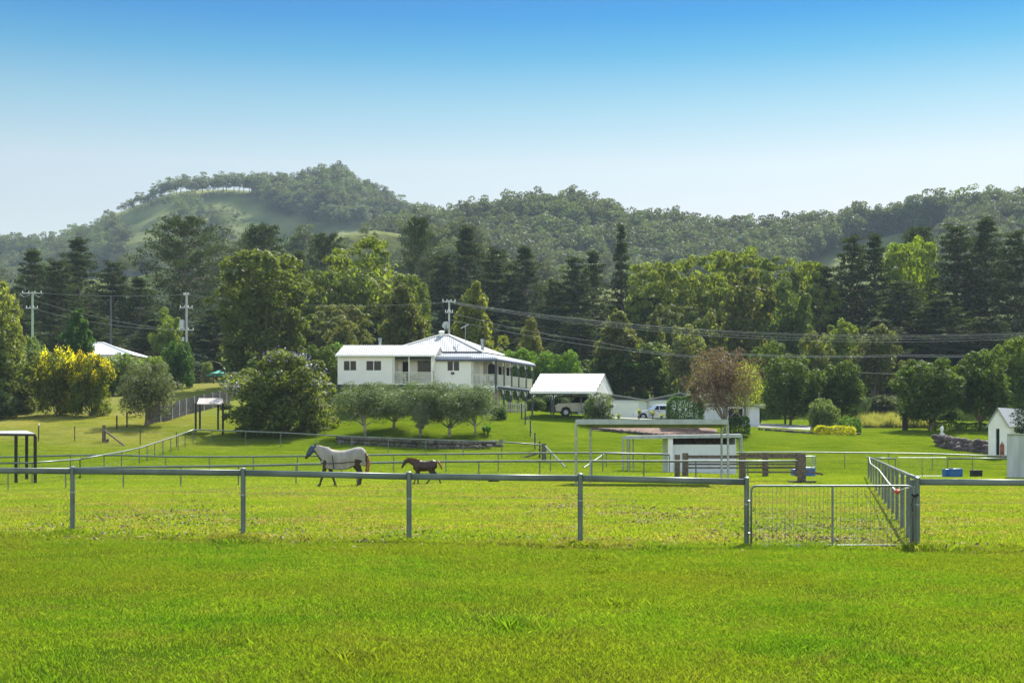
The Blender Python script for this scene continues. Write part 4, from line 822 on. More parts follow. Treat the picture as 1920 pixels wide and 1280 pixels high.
# ---------------------------------------------------------------- garage sheds
def shed(name, px0, px1, ptop, peave, D, depth, peak_px, lab, wallm=TIN, gable=CHAR, base=None, doors=0):
    g0 = min(gh(X(px0, D), D), gh(X(px1, D), D))-.1; x0, x1 = X(px0, D), X(px1, D); e = Z(peave, D); t = Z(ptop, D); xp = X(peak_px, D)
    r = empty(name, (x0, D, g0), lab, 'shed'); MB().box(x0, x1, D, D+depth, g0, e).build('wall', wallm, r)
    m = MB(); m.add([(x0, D-.02, e+.003), (x1, D-.02, e+.003), (xp, D-.02, t), (x0, D+depth, e+.003), (x1, D+depth, e+.003), (xp, D+depth, t)], [(0,1,2),(5,4,3),(0,3,4,1)]); m.build('gable', gable, r)
    m = MB(); q = .3; m.slab((x0-q, D-.4, e+.05-q*(t-e)/(xp-x0)), (xp, D-.4, t+.08), (xp, D+depth+.2, t+.08), (x0-q, D+depth+.2, e+.05-q*(t-e)/(xp-x0)), .12); m.slab((xp, D-.4, t+.08), (x1+q, D-.4, e+.05-q*(t-e)/(x1-xp)), (x1+q, D+depth+.2, e+.05-q*(t-e)/(x1-xp)), (xp, D+depth+.2, t+.08), .12); m.build('roof', ROOFC, r)
    for i in range(doors):
        a = x0+.5+(x1-x0-1)*i/doors; b_ = a+(x1-x0-1)/doors-.3; MB().box(a, b_, D-.05, D-.022, g0+.05, e-.25).build('roller_door', WHITE, r)
    return r
shed('garage', 1086, 1212, 738, 750, 150, 8, 1132, 'low white garage with dark gable right behind the carport', doors=2)
shed('garage', 1210, 1312, 737, 750, 152, 8, 1276, 'white double garage with shallow dark gable behind the silver car', doors=2)
s3 = shed('shed', 1318, 1424, 752, 762, 130, 5, 1372, 'pale shed with dark doorway behind the brown tinged tree'); MB().box(X(1366,130), X(1392,130), 129.95, 129.98, gh(X(1380,130), 130), Z(766, 130)).build('doorway', BLACK, s3)
# white garden shed at right
x0, x1 = X(1853, 108), X(1892, 108); D = 108; g0 = gh(x0, D)-.1
ws = empty('garden_shed', (x0, D, g0), 'narrow white gabled shed with half open dark door at the right edge', 'shed')
e = Z(797, D); t = Z(765, D); L_ = 5.5
def TW(u, v, z): return (x0+u+v*.75, D+v, z)
m = MB(TW); Wd_ = 1.56; wall_with_holes(m, 0, Wd_, 0, .1, g0, e, [(.56, .84, g0, g0+2.1)]); m.box(Wd_-.08, Wd_, .1, L_, g0, e); m.box(0, .08, .1, L_, g0, e)
m.add([(0, 0, e), (Wd_, 0, e), (Wd_/2, 0, t-.05), (0, .1, e), (Wd_, .1, e), (Wd_/2, .1, t-.05)], [(0,1,2),(5,4,3),(1,4,5,2),(2,5,3,0)]); m.build('wall', WHITE, ws)
m = MB(TW); q = .12; m.slab((-q, -.2, e-.12), (Wd_/2, -.2, t+.05), (Wd_/2, L_, t+.05), (-q, L_, e-.12), .05); m.slab((Wd_/2, -.2, t+.05), (Wd_+q, -.2, e-.12), (Wd_+q, L_, e-.12), (Wd_/2, L_, t+.05), .05); m.build('roof', ROOFW, ws)
MB(TW).box(.56, .82, .12, .9, g0+.02, g0+2.05).build('door', BLACK, ws)
MB(TW).box(Wd_+.0, Wd_+.9, .0, .06, g0, g0+.5).build('skirting', SAGE, ws)
r = empty('lean_to', (x0+Wd_+.2, D+1, g0), 'sage green lean-to wall joined to the right of the white shed', 'shed'); MB().box(x0+Wd_+.25, x0+Wd_+4, D+1.2, D+1.3, g0, e-.25).build('wall', SAGE, r); MB().box(x0+Wd_+1.0, x0+Wd_+1.06, D+.6, D+.66, g0, e-.1).build('post', WHITE, r)
MB().box(x0+Wd_+.25, x0+Wd_+4, D+.4, D+1.3, e-.12, e-.02).build('roof', WHITE, r)
r = empty('gas_bottle', (X(1879,106.5), 106.5, gh(X(1879,106.5),106.5)), 'rusty red gas bottle standing beside the white shed corner', 'gas bottle'); p = r.location
MB().tube([(p.x,p.y,p.z),(p.x,p.y,p.z+.1),(p.x,p.y,p.z+1.0),(p.x,p.y,p.z+1.15)], [.13,.16,.16,.07], 12).build('cylinder', mat('rust', (.3,.09,.05), .7, var=.3), r); MB().tube([(p.x,p.y,p.z+1.15),(p.x,p.y,p.z+1.28)], .03, 6).build('valve', GALV, r)
# corrugated panel right edge
r = empty('sheet_wall', (X(1889,72), 72, gh(X(1889,72),72)), 'tall streaked pale sheet wall of a stable cut by the right edge', 'stable'); xs_ = X(1889,72); MB().box(xs_, xs_+3.5, 72, 72.08, gh(xs_,72)-.1, Z(816,72)).build('wall', GREYTIN, r)
zt_ = Z(815,72); MB().slab((xs_-.05,71.9,zt_+.06), (xs_+3.5,71.9,zt_+.06), (xs_+5.5,75,zt_+.06), (xs_+1.3,75,zt_+.06), .05).build('roof', GALV, r)
g_s = gh(xs_,72)-.1; MB().add([(xs_+.02,72.08,g_s),(xs_+.08,72.08,g_s),(xs_+1.36,74.9,g_s),(xs_+1.3,74.9,g_s),(xs_+.02,72.08,zt_),(xs_+.08,72.08,zt_),(xs_+1.36,74.9,zt_),(xs_+1.3,74.9,zt_)], [(3,2,1,0),(4,5,6,7),(0,1,5,4),(1,2,6,5),(2,3,7,6),(3,0,4,7)]).build('side_wall', GREYTIN, r)
# neighbour's roof at left
r = empty('neighbour_house', (X(215,160), 160, gh(X(215,160),160)), 'neighbouring house showing only its white roof among shrubs at left', 'house')
x0_, x1_ = X(172,160), X(256,160); zt = Z(642,160); ze = Z(668,160); 
MB().add([(x0_-3,157,ze),(x1_+.3,157,ze),(x1_+1,166,ze),(x0_-3,166,ze),(X(188,160)-1.5,161,zt),(X(190,160),161,zt)], [(0,1,5,4),(1,2,5),(2,3,4,5),(3,0,4)]).build('roof', mat('grey_roof_sheet', (.5,.52,.56), .5, var=.05), r)
MB().box(x0_-2.5, x1_-.2, 157.5, 165.5, gh(x0_,160), ze-.05).build('wall', WHITE, r)
MB().tube([(X(190,160)-1.4,161,zt+.03),(X(190,160),161,zt+.03),(x1_+.3,157,ze+.04)], .09, 6).build('ridge_cap', WHITE, r)
# ---------------------------------------------------------------- fences
def resample(pts, sp):
    """(px, D) corners -> ground points every sp metres"""
    P = [Vector((X(a, D), D)) for a, D in pts]; out = [P[0]]
    for a, b_ in zip(P[:-1], P[1:]):
        n_ = max(1, round((b_-a).length/sp)); out += [a+(b_-a)*i/n_ for i in range(1, n_+1)]
    return [Vector((p.x, p.y, gh(p.x, p.y))) for p in out]
def rail_fence(lab, pts, h=1.12, rr=.045, pr=.032, mt=RAIL, sp=2.83, wires=(), group=None, rect=False, prelev=0.0):
    P = pts if isinstance(pts[0], Vector) else resample(pts, sp)
    r = empty('rail_fence', P[0], lab, 'fence', group)
    tops = [p+Vector((0,0,h)) for p in P]
    for i in range(1, len(tops)-1): pass
    MB().tube(tops, rr, 8, sx_=1.0).build('rail', mt, r, smooth=True)
    for p in P: MB().tube([p-Vector((0,0,.1)), p+Vector((0,0,h-rr*.4+prelev))], pr, 6).build('post', mt, r)
    for wz in wires: MB().tube([p+Vector((0,-pr,wz)) for p in P], .005, 4).build('wire', WIREM, r)
    return r
# front fence, each post at its own spot
def front_fence(lab, posts_, ext_l=None, ext_r=None, tops=None):
    P = [G(px, D) for px, D in posts_]; r = empty('rail_fence', P[0], lab, 'fence', 'front rail fence runs')
    T = [Vector((p.x, p.y, Z(t, p.y))) for p, t in zip(P, tops)]; T2 = list(T)
    if ext_l: T2 = [Vector((X(ext_l[0], ext_l[1]), ext_l[1], Z(ext_l[2], ext_l[1])))]+T2
    if ext_r: T2 += [Vector((X(ext_r[0], ext_r[1]), ext_r[1], Z(ext_r[2], ext_r[1])))]
    for a, b_ in zip(T2[:-1], T2[1:]):
        m = MB(); a = a-Vector((0,0,.055)); b_ = b_-Vector((0,0,.055)); d = (b_-a).normalized(); n_ = 14; vs = []
        for q in (a+d*.044, b_-d*.044):
            for k in range(n_):
                an = 2*math.pi*(k+.5)/n_; c_, s_ = math.cos(an), math.sin(an); vs.append(q+Vector((0, math.copysign(abs(c_)**.6, c_)*.03, math.copysign(abs(s_)**.6, s_)*.052)))
        m.add(vs, [(k, (k+1)%n_, n_+(k+1)%n_, n_+k) for k in range(n_)]+[tuple(range(n_))[::-1], tuple(range(n_, 2*n_))]); m.build('rail', RAIL, r, smooth=True)
    for p, t in zip(P, T):
        m = MB(); m.tube([p-Vector((0,0,.15)), t+Vector((0,0,.012))], .043, 12); po = m.build('post', RAIL, r, smooth=False)
        MB().tube([t+Vector((0,0,.010)), t+Vector((0,0,.022)), t+Vector((0,0,.032))], [.045, .04, .015], 12).build('cap', GALV, po)
        MB().tube([Vector((p.x, p.y, p.z+(t.z-p.z)*.62)), Vector((p.x, p.y, p.z+(t.z-p.z)*.64))], .048, 12).build('wire_tie', GALV, po)
    for fz_ in (.33, .66):
        MB().tube([q-(Vector((0, .045, (q.z-(gh(q.x, q.y)))*(1-fz_)))) for q in T2], .0018, 4).build('wire', WIREM, r)
    return r
front_fence('long near dark green rail fence left of the wire gate', [(136,25.2),(456,24.5),(767,24.1),(1088,24.1),(1400,23.9)], ext_l=(-200,25.9,875), tops=[877,880,887,890,897])
front_fence('short near rail fence run right of the wire gate', [(1720,23.8),(2040,23.9),(2360,24)], ext_r=(2700,24,901), tops=[897,899,900])
# side fence going away
sp_ = [(1703,27),(1692,30),(1682,33),(1674,36),(1667,39.3),(1660.5,43),(1655,46.8),(1649,51),(1643,56),(1638,61),(1633.5,66),(1629,71.5),(1625,78)]
P = [Vector((X(1719,24.1),24.1,gh(X(1719,24.1),24.1)))]+[G(a, D) for a, D in sp_]; h_ = [Z(898,24.1)-P[0].z]+[1.1]*len(sp_)
def top_py(D): return 837+ (897-837)*23.8/D*(1.0)
TP = [Vector((p.x, p.y, Z(top_py(p.y)-.0*1, p.y))) for p in P]
r = empty('mesh_fence', P[-1], 'long mesh fence with close posts running away from the right gate post', 'fence')
MB().tube(TP, .035, 8).build('rail', RAIL, r, smooth=True)
for i in range(len(P)-1):
    for f in (0,):
        if i == 0: continue
        p = P[i]*(1-f)+P[i+1]*f; t = TP[i]*(1-f)+TP[i+1]*f; MB().tube([p-Vector((0,0,.1)), t+Vector((0,0,.02))], .04, 8).build('post', RAIL, r)
m = MB()
for k in range(9):
    fz_ = .05+k*.075; m.tube([p+(t-p)*fz_ for p, t in zip(P, TP)], .0014, 4, cap=False)
for i in range(len(P)-1):
    n_ = int((P[i+1]-P[i]).length/1.4)
    for k in range(n_):
        p = P[i]+(P[i+1]-P[i])*k/n_; t = TP[i]+(TP[i+1]-TP[i])*k/n_; m.tube([p, t], .0018, 3, cap=False)
m.build('wire_mesh', GALVD, r)
ROPE = mat('white_rope', (.7,.68,.62), .8)
r = empty('electric_rope', (X(1714,24.4),24.4,1.0), 'white electric fence rope with red insulator sagging along the mesh fence', 'rope')
def RP(px, py, D): return (X(px, D), D, Z(py, D))
MB().tube([RP(1630,857,60), RP(1632,868,52), RP(1648,880,42), RP(1665,903,31), RP(1680,920,27), RP(1683,921,26.7)], .012, 6).build('rope', ROPE, r); MB().tube([RP(1684,920,26.6), RP(1697,915,25.4), RP(1716,912,24)], .008, 6).build('rope', ROPE, r)
MB().tube([RP(1678.5,921,26.8), RP(1681,921,26.7), RP(1684,921,26.6), RP(1686,921,26.5)], [.02,.045,.045,.02], 10).build('insulator', RED, r)
# gate
gx0, gx1, gy = X(1408.5, 23.8), X(1712, 23.8), 23.8; gzt, gzb = Z(910.5, gy), Z(1022, gy)
gt = empty('paddock_gate', (gx0, gy, gzb), 'tubular wire mesh paddock gate with rounded top corners, closed', 'gate'); c_ = .09; arc = lambda cx, cz, a0, a1: [(cx+c_*math.cos(a0+(a1-a0)*i/5), gy, cz+c_*math.sin(a0+(a1-a0)*i/5)) for i in range(6)]
pth = [(gx0, gy, gzb)]+arc(gx0+c_, gzt-c_, math.pi, math.pi/2)+arc(gx1-c_, gzt-c_, math.pi/2, 0)+[(gx1, gy, gzb)]
MB().tube(pth, .017, 8).tube([(gx0, gy, gzb), (gx1, gy, gzb)], .015, 8).build('frame', GALVD, gt, smooth=True)
xm = X(1561, gy); MB().tube([(xm, gy, gzb), (xm, gy, gzt)], .019, 8).build('centre_bar', GALVD, gt)
m = MB()
n_ = 38
for i in range(1, n_): x = gx0+(gx1-gx0)*i/n_; m.tube([(x, gy, gzb), (x, gy, gzt)], .0036, 3, cap=False)
for i in range(1, 12): z = gzb+(gzt-gzb)*(i/12)**1.15; m.tube([(gx0, gy-.005, z), (gx1, gy-.005, z)], .0018, 3, cap=False)
m.build('wire_mesh', GALVD, gt)
for z in (gzb+.2, gzt-.25): MB().tube([(gx0-.05, gy, z), (gx0, gy, z)], .016, 6).build('hinge', GALV, gt)
m = MB(); m.tube([(gx1-.02, gy-.02, gzt-.14), (gx1+.02, gy-.07, gzt-.17), (gx1+.07, gy-.05, gzt-.14)], .022, 6).tube([(gx1+.0, gy-.05, gzt-.16), (gx1-.04, gy-.06, gzt-.3), (gx1-.02, gy-.06, gzt-.42)], .008, 5); m.build('latch_chain', BLACK, gt)
r = empty('gate_post', G(1710.5, 24.2), 'second steel post standing tight behind the right gate post', 'post'); p = r.location; MB().tube([p-Vector((0,0,.1)), Vector((p.x, p.y, Z(899, 24.2)))], .04, 10).build('shaft', RAIL, r)
# mid fences
rail_fence('second rail fence crossing the whole paddock directly behind the horses', [(-40,68),(15,68),(555,68),(1012,68),(1500,68)], h=.97, sp=2.72, wires=(.45,), rr=.05)
rail_fence('third rail fence, level line behind the horses from left edge to white stable', [(-60,84),(228,84),(640,84),(1130,84),(1255,84)], h=1.1, wires=(.5,), rr=.05)
rail_fence('rail fence climbing the left slope, then running along the foot of the olive terrace', [(150,80),(195,84),(228,88),(261,92),(290,96.5),(320,101),(347,107),(362,110),(397,110),(593,106),(798,102),(941,98.6),(1020,97)], h=1.1, sp=2.83, wires=(.5,), rr=.045)
rail_fence('far rail fence on the right crossing behind the timber yard rails', [(1137,99),(1420,99),(1748,99),(1900,98)], h=1.12, wires=(.55,), rr=.045)
rail_fence('far left rail fence seen below the open shelter', [(-60,76),(60,76),(150,80)], h=1.1, wires=(.3,.6,.85))
def brace(lab, a, b_, mt=RAIL, w_=.05):
    r = empty('stay_brace', b_, lab, 'brace'); MB().tube([a, b_], w_, 6).build('bar', mt, r); MB().tube([b_-Vector((0,0,.15)), b_+Vector((0,0,.12))], w_*1.3, 8).build('foot_peg', mt, r)
q = G(1062, 90); brace('diagonal steel stay falling right from the corner post near the posts of the shelter', Vector(RP(1022,836,97)), q)
q = G(1093, 92); brace('diagonal steel stay falling left from the right lane corner post', Vector(RP(1137,848,99)), q)
q = G(978, 100); brace('dark timber stay on the left of the thick corner post', Vector(RP(1018,846,97.5)), q, TIMB, .07)
r = empty('strainer_post', G(1020, 97.2), 'thick weathered corner post at the end of the olive terrace fence', 'post'); p = r.location; MB().tube([p-Vector((0,0,.1)), p+Vector((0,0,1.2))], [.17,.15], 12).build('shaft', TIMB, r)
# wire garden fence climbing to the house
fp = [(1012,100,36),(1003,106,34),(994.5,112,34),(985,119,30),(978,124,28)]
r = empty('wire_fence', G(1012,100), 'thin wire fence climbing the slope towards the carport posts', 'fence'); PT = []
for px, D, hp in fp: p = G(px, D); hh = 1.25; PT.append(p); MB().tube([p-Vector((0,0,.1)), p+Vector((0,0,hh))], .05, 7).build('post', DTIMB, r)
for wz in (.3, .7, 1.1): MB().tube([p+Vector((0,0,wz)) for p in PT], .006, 4).build('wire', GALVD, r)
# slatted fence at left
r = empty('slatted_fence', G(272,118), 'dark slatted screen fence curving uphill behind the grey-olive tree', 'fence'); m = MB(); sp2 = resample([(276,119),(320,123),(355,129),(395,134),(430,140)], .14)
for p in sp2: m.box(p.x-.045, p.x+.045, p.y-.015, p.y+.015, p.z-.02, p.z+1.45)
SL = mat('grey_slat', (.12,.115,.11), .9, var=.35, scale=4); m.build('slat_panel', SL, r)
for i in range(0, len(sp2), 16): p = sp2[i]; MB().box(p.x-.07, p.x+.07, p.y-.12, p.y-.02, p.z-.05, p.z+1.5).build('post', GB, r)
MB().tube([p+Vector((0,.04,1.2)) for p in sp2[::6]], .04, 4).build('rail', SL, r); MB().tube([p+Vector((0,.04,.3)) for p in sp2[::6]], .04, 4).build('rail', SL, r)
# timber rail fence top left
def timber_fence(lab, pts, h, rails, sp, mt=TIMB, pw=.2, name='timber_fence', rw=.12):
    P = resample(pts, sp); r = empty(name, P[0], lab, 'fence')
    for p in P: MB().box(p.x-pw/2, p.x+pw/2, p.y-.08, p.y+.08, p.z-.1, p.z+h).build('post', mt, r)
    for z in rails:
        m = MB()
        for a, b_ in zip(P[:-1], P[1:]): m.beam((a.x, a.y-.1, a.z+z), (b_.x, b_.y-.1, b_.z+z), .05, rw)
        m.build('rail', mt, r)
    return r
timber_fence('weathered post and rail timber fence on the upper left lawn', [(350,163),(500,166)], 1.15, (.35,.7,1.05), 2.7)
timber_fence('black post fence under the round orchard trees right of the garage', [(1425,138),(1612,140)], 1.5, (1.35,), 2.45, DTIMB, .16)
timber_fence('black rail fence beside the weedy long grass and hedge', [(1697,130),(1752,131)], 1.3, (1.2,), 2.6, DTIMB, .14)
r = empty('gate_post', G(1697,129), 'black post with white capped top beside the weedy grass', 'post'); p = r.location; MB().box(p.x-.2, p.x+.2, p.y-.2, p.y+.2, p.z-.1, p.z+1.5).build('shaft', DTIMB, r); MB().box(p.x-.24, p.x+.24, p.y-.24, p.y+.24, p.z+1.5, p.z+1.6).build('cap', WHITE, r)
r = empty('timber_post', G(1752,133), 'pale timber post standing behind the hedge at right', 'post'); p = r.location; MB().box(p.x-.1, p.x+.1, p.y-.1, p.y+.1, p.z-.1, p.z+1.7).build('shaft', GB, r)
# strainer post and star posts on the left slope
r = empty('strainer_post', G(195,108), 'short thick timber strainer post with diagonal stay on left slope', 'post'); p = r.location; q = G(234,106.5)
MB().tube([p-Vector((0,0,.1)), p+Vector((0,0,1.3))], [.16,.14], 12).build('shaft', TIMB, r); MB().tube([p+Vector((0,0,.95)), q], .07, 8).build('stay', TIMB, r); MB().tube([p+Vector((.15,.1,.0)), p+Vector((.3,.1,.28))], [.2,.05], 8).build('stone', ROCK, r)
r = empty('wire_fence', G(72,107), 'thin star post wire fence across the left lawn', 'fence'); PT = []
for px, D in [(-30,107),(72,107),(140,107.5),(195,108),(263,107.5),(331,107)]: PT.append(G(px, D)); (px != 195) and MB().tube([PT[-1]-Vector((0,0,.1)), PT[-1]+Vector((0,0,1.15))], .035, 5).build('post', DTIMB, r)
for wz in (.25, .6, 1.0): MB().tube([p+Vector((0,0,wz)) for p in PT], .005, 4).build('wire', GALVD, r)
GPOS = 'dark garden posts beside the grey-olive tree'
for px, D, hh, lb in [(219,116,1.1,'small dark garden post left of the grey-olive tree'),(238,117,1.25,'taller dark garden post touching the grey-olive tree')]:
    r = empty('garden_post', G(px, D), lb, 'post', GPOS); p = r.location; MB().box(p.x-.05, p.x+.05, p.y-.05, p.y+.05, p.z-.1, p.z+hh).build('shaft', DTIMB, r)
r = empty('tap_stand', G(73,108.5), 'thin pipe with pale knob standing on the left lawn', 'tap'); p = r.location; MB().tube([p, p+Vector((0,0,1.05))], .03, 6).build('pipe', TIMB, r); MB().tube([p+Vector((0,0,1.05)), p+Vector((0,0,1.12)), p+Vector((0,0,1.2))], [.05,.08,.03], 8).build('knob', WHITE, r)
# ---------------------------------------------------------------- shelters and yards
def shelter(lab, c4, ztop, th, pr, pm, rm, skew=None, name='shelter_frame', fas=None):
    P = [G(a, D) for a, D in c4]; r = empty(name, P[0], lab, 'shelter'); T = [Vector((p.x, p.y, z)) for p, z in zip(P, ztop)]
    MB().slab(T[0]+Vector((0,0,.03)), T[1]+Vector((0,0,.03)), T[2]+Vector((0,0,.03)), T[3]+Vector((0,0,.03)), .03).build('roof', rm, r)
    for i in range(4):
        a, b_ = T[i], T[(i+1)%4]; MB().beam(a-Vector((0,0,th/2+.002)), b_-Vector((0,0,th/2+.002)), .06, th).build('beam', fas or pm, r)
    for p, t in zip(P, T): MB().tube([p-Vector((0,0,.1)), t-Vector((0,0,th))], pr, 8).build('post', pm, r)
    return r
FAS = mat('grey_fascia', (.36,.39,.37), .55, .3, var=.12)
D1 = 62; shelter('tall flat roofed steel shelter frame nearest the mulch bed, open on all sides', [(1080,D1),(1365,D1),(1353,D1+3.6),(1107,D1+3.6)], [Z(787,D1)]*2+[Z(787,D1)-.1]*2, .19, .05, GALV, GALV, fas=FAS)
D2 = 86; r2 = shelter('lower flat roofed stable with white box stall under its right end', [(1168,D2),(1391,D2),(1387,D2+3.4),(1180,D2+3.4)], [Z(818,D2),Z(814.5,D2),Z(814.5,D2)+.05,Z(818,D2)+.05], .16, .05, GALV, ROOFC, name='stable', fas=FAS)
for px, dd in ((1176,1.8),(1187,2.6),(1378,.6)):
    p = G(px, D2+dd); MB().tube([p, Vector((p.x, p.y, Z(820,D2)))], .04, 7).build('post', GALV, r2)
g_ = gh(X(1300,D2), D2)-.1; MB().box(X(1253,D2), X(1382,D2), D2+.3, D2+.36, g_, Z(833,D2)).build('front_wall', TIN, r2); MB().box(X(1253,D2), X(1262,D2), D2+.1, D2+.3, g_, Z(820,D2)).build('corner_panel', WHITE, r2)
MB().box(X(1253,D2), X(1253,D2)+.06, D2+.36, D2+3.3, g_, Z(821,D2)).build('side_wall', TIN, r2); MB().box(X(1382,D2)-.06, X(1382,D2), D2+.36, D2+3.3, g_, Z(821,D2)).build('side_wall', TIN, r2); MB().box(X(1253,D2)+.06, X(1382,D2)-.06, D2+3.2, D2+3.3, g_, Z(821,D2)).build('back_wall', TIMB, r2)
sl_ = shelter('open shelter with pale flat roof on dark posts at the left edge', [(-90,77.5),(66,76),(50,79.5),(-90,81)], [Z(812,77),Z(814,77),Z(812,77)+.15,Z(812,77)+.1], .1, .09, DTIMB, ROOFC)
for px in (30,): p = G(px, 76.3); MB().tube([p, Vector((p.x, p.y, Z(817,77)))], .09, 8).build('post', DTIMB, sl_)
# little wishing-well style roof
D3 = 117; P4 = [G(367,D3), G(418,D3-.5), G(409,D3+1.2), G(375,D3+1.2)]; r = empty('lookout_shelter', P4[0], 'tiny gabled roof on four tall dark posts left of the huge bush', 'shelter')
for p in P4: MB().box(p.x-.07, p.x+.07, p.y-.07, p.y+.07, p.z-.1, Z(756,D3)).build('post', DTIMB, r)
a = Vector(RP(369,757,D3-.5)); b_ = Vector(RP(420.5,757,D3-.5)); c2 = Vector(RP(417,746,D3+.5)); d2 = Vector(RP(373,746,D3+.5)); PALE = mat('pale_shingle', (.5,.45,.42), .7, rgb2=(.36,.3,.27), scale=3)
MB().slab(a, b_, c2, d2, .05).slab(d2, c2, b_+Vector((-.1,2.2,0)), a+Vector((.1,2.2,0)), .05).build('roof', PALE, r)
# timber stock yard
def yard(lab, pxs, D, tops, rails, rounds=False):
    r = empty('timber_yard_rails', G(pxs[0], D), lab, 'fence')
    for px in pxs:
        p = G(px, D); MB().tube([p-Vector((0,0,.1)), Vector((p.x, p.y, Z(tops, D)))], [.17,.16], 10).build('post', TIMB, r)
    for y0, y1 in rails:
        m = MB(); m.beam((X(pxs[0], D), D-.12, Z((y0+y1)/2, D)), (X(pxs[-1], D), D-.12, Z((y0+y1)/2, D)), .06, (y1-y0)/F*D); m.build('rail', TIMB, r)
yard('rear run of rough brown timber yard rails behind the steel post rail', (1285,1392,1435,1497), 76, 849, [(853,859),(868,871.5),(875,878)])
yard('front run of thick timber yard rails ending at the squared end post', (1392,1504), 68.6, 850, [(850,857),(874,877.5),(883,886)])
r = empty('timber_post', G(1270,74), 'round brown post left of the yard rails in front of the white stable', 'post'); p = r.location; MB().tube([p-Vector((0,0,.1)), Vector((p.x,p.y,Z(852,74)))], [.15,.14], 10).build('shaft', TIMB, r)
p = G(1503,66.5); r = empty('timber_end_post', p, 'squared end post on a base plank with a sloping seat board', 'post'); MB().box(p.x-.17, p.x+.17, p.y-.15, p.y+.15, p.z, Z(851,66.5)).build('shaft', TIMB, r); MB().box(p.x-.6, p.x+.6, p.y-.3, p.y+.3, p.z, p.z+.1).build('base_plank', DTIMB, r); MB().beam((p.x+.2,p.y,p.z+.55), (p.x+.95,p.y-.1,p.z+.4), .4, .09).build('seat_board', TIMB, r)
# blue feeder behind the yard
p = G(1508,78); r = empty('hay_feeder', p, 'wire sided cage feeder with blue tub base behind the yard rails', 'feeder'); a, b_ = X(1506,78), X(1529,78); z1 = Z(855,78)
MB().box(a+.03, b_-.03, 78, 78.7, p.z+.02, p.z+.45).build('tub', BLUE, r)
m = MB()
for x in (a, b_):
    for y in (77.95, 78.75): m.tube([(x,y,p.z), (x,y,z1)], .03, 6)
for z in (p.z+.5, z1): m.tube([(a,77.95,z),(b_,77.95,z),(b_,78.75,z),(a,78.75,z),(a,77.95,z)], .025, 6)
m.build('frame', GALV, r); m = MB()
for i in range(1, 9): x = a+(b_-a)*i/9; m.tube([(x,77.95,p.z+.5),(x,77.95,z1)], .006, 3)
for i in range(1, 6): z = p.z+.5+(z1-p.z-.5)*i/6; m.tube([(a,77.95,z),(b_,77.95,z)], .006, 3)
m.build('wire_mesh', GALV, r)
def tub(name, px0, px1, top, D, mt, lab, cat='trough', h=None, rim=.03):
    p = G((px0+px1)/2, D); r = empty(name, p, lab, cat); a, b_ = X(px0, D), X(px1, D); zt = Z(top, D) if not h else p.z+h; m = MB(); w_ = .62; t = .04
    m.box(a, b_, D, D+w_, p.z, p.z+.06); m.box(a, a+t, D, D+w_, p.z+.06, zt); m.box(b_-t, b_, D, D+w_, p.z+.06, zt); m.box(a+t, b_-t, D, D+t, p.z+.06, zt); m.box(a+t, b_-t, D+w_-t, D+w_, p.z+.06, zt); m.build('tank', mt, r)
    MB().tube([(a,D,zt),(b_,D,zt),(b_,D+w_,zt),(a,D+w_,zt),(a,D,zt)], rim, 6).build('rim', mt, r)
tub('blue_trough', 1787, 1805, 879, 76, BLUE, 'right blue plastic drum trough under the far right rail'); tub('blue_trough', 1773, 1785, 880, 76.8, BLUE, 'left blue plastic trough half hidden by a fence post')
tub('black_tub', 1825, 1842, 882, 80, BLACK, 'low black rubber feed tub under the far right rail', 'tub'); tub('feed_tub', 1487, 1504, 880, 79, BLUE, 'blue tub lying behind the timber yard rails', 'tub')
# right pen fence and wire gate
rail_fence('short pen rail fence beside the pale sheet wall at right', [(1777,78),(1895,76)], h=1.05, rr=.045)
rail_fence('short rail joining the mesh fence end to its far post', [(1630,80),(1679,80)], h=1.05, sp=1.4)
g0_, g1_ = X(1684,80), X(1774,80); zb0 = gh(g0_, 80)+.08; zt0 = Z(857.5,80); gg = empty('pen_gate', (g0_,80,zb0), 'light wire pen gate left of the blue troughs', 'gate')
MB().tube([(g0_,80,zb0),(g0_,80,zt0),(g1_,80,zt0),(g1_,80,zb0),(g0_,80,zb0)], .02, 6).tube([((g0_+g1_)/2,80,zb0),((g0_+g1_)/2,80,zt0)], .018, 6).build('frame', GALVD, gg)
m = MB()
for i in range(1, 22): x = g0_+(g1_-g0_)*i/22; m.tube([(x,80,zb0),(x,80,zt0)], .003, 3)
m.build('wire_mesh', GALV, gg)
# horse droppings / dung pats, feed pan
r = empty('feed_pan', G(926,66), 'small dark rubber feed pan on the paddock right of the foal', 'feed pan'); p = r.location; MB().tube([p, p+Vector((0,0,.12))], [.22,.27], 12).build('pan', BLACK, r); MB().tube([p+Vector((-.27,0,.12)), p+Vector((.27,0,.13))], .02, 5).build('handle', BLACK, r)
r = empty('red_block', G(1797,66), 'small red salt block on the grass just above the near right rail', 'salt block'); p = r.location; MB().box(p.x-.22,p.x+.0,p.y,p.y+.2,p.z,p.z+.17).box(p.x+.02,p.x+.2,p.y+.02,p.y+.18,p.z,p.z+.13).build('block', RED, r)
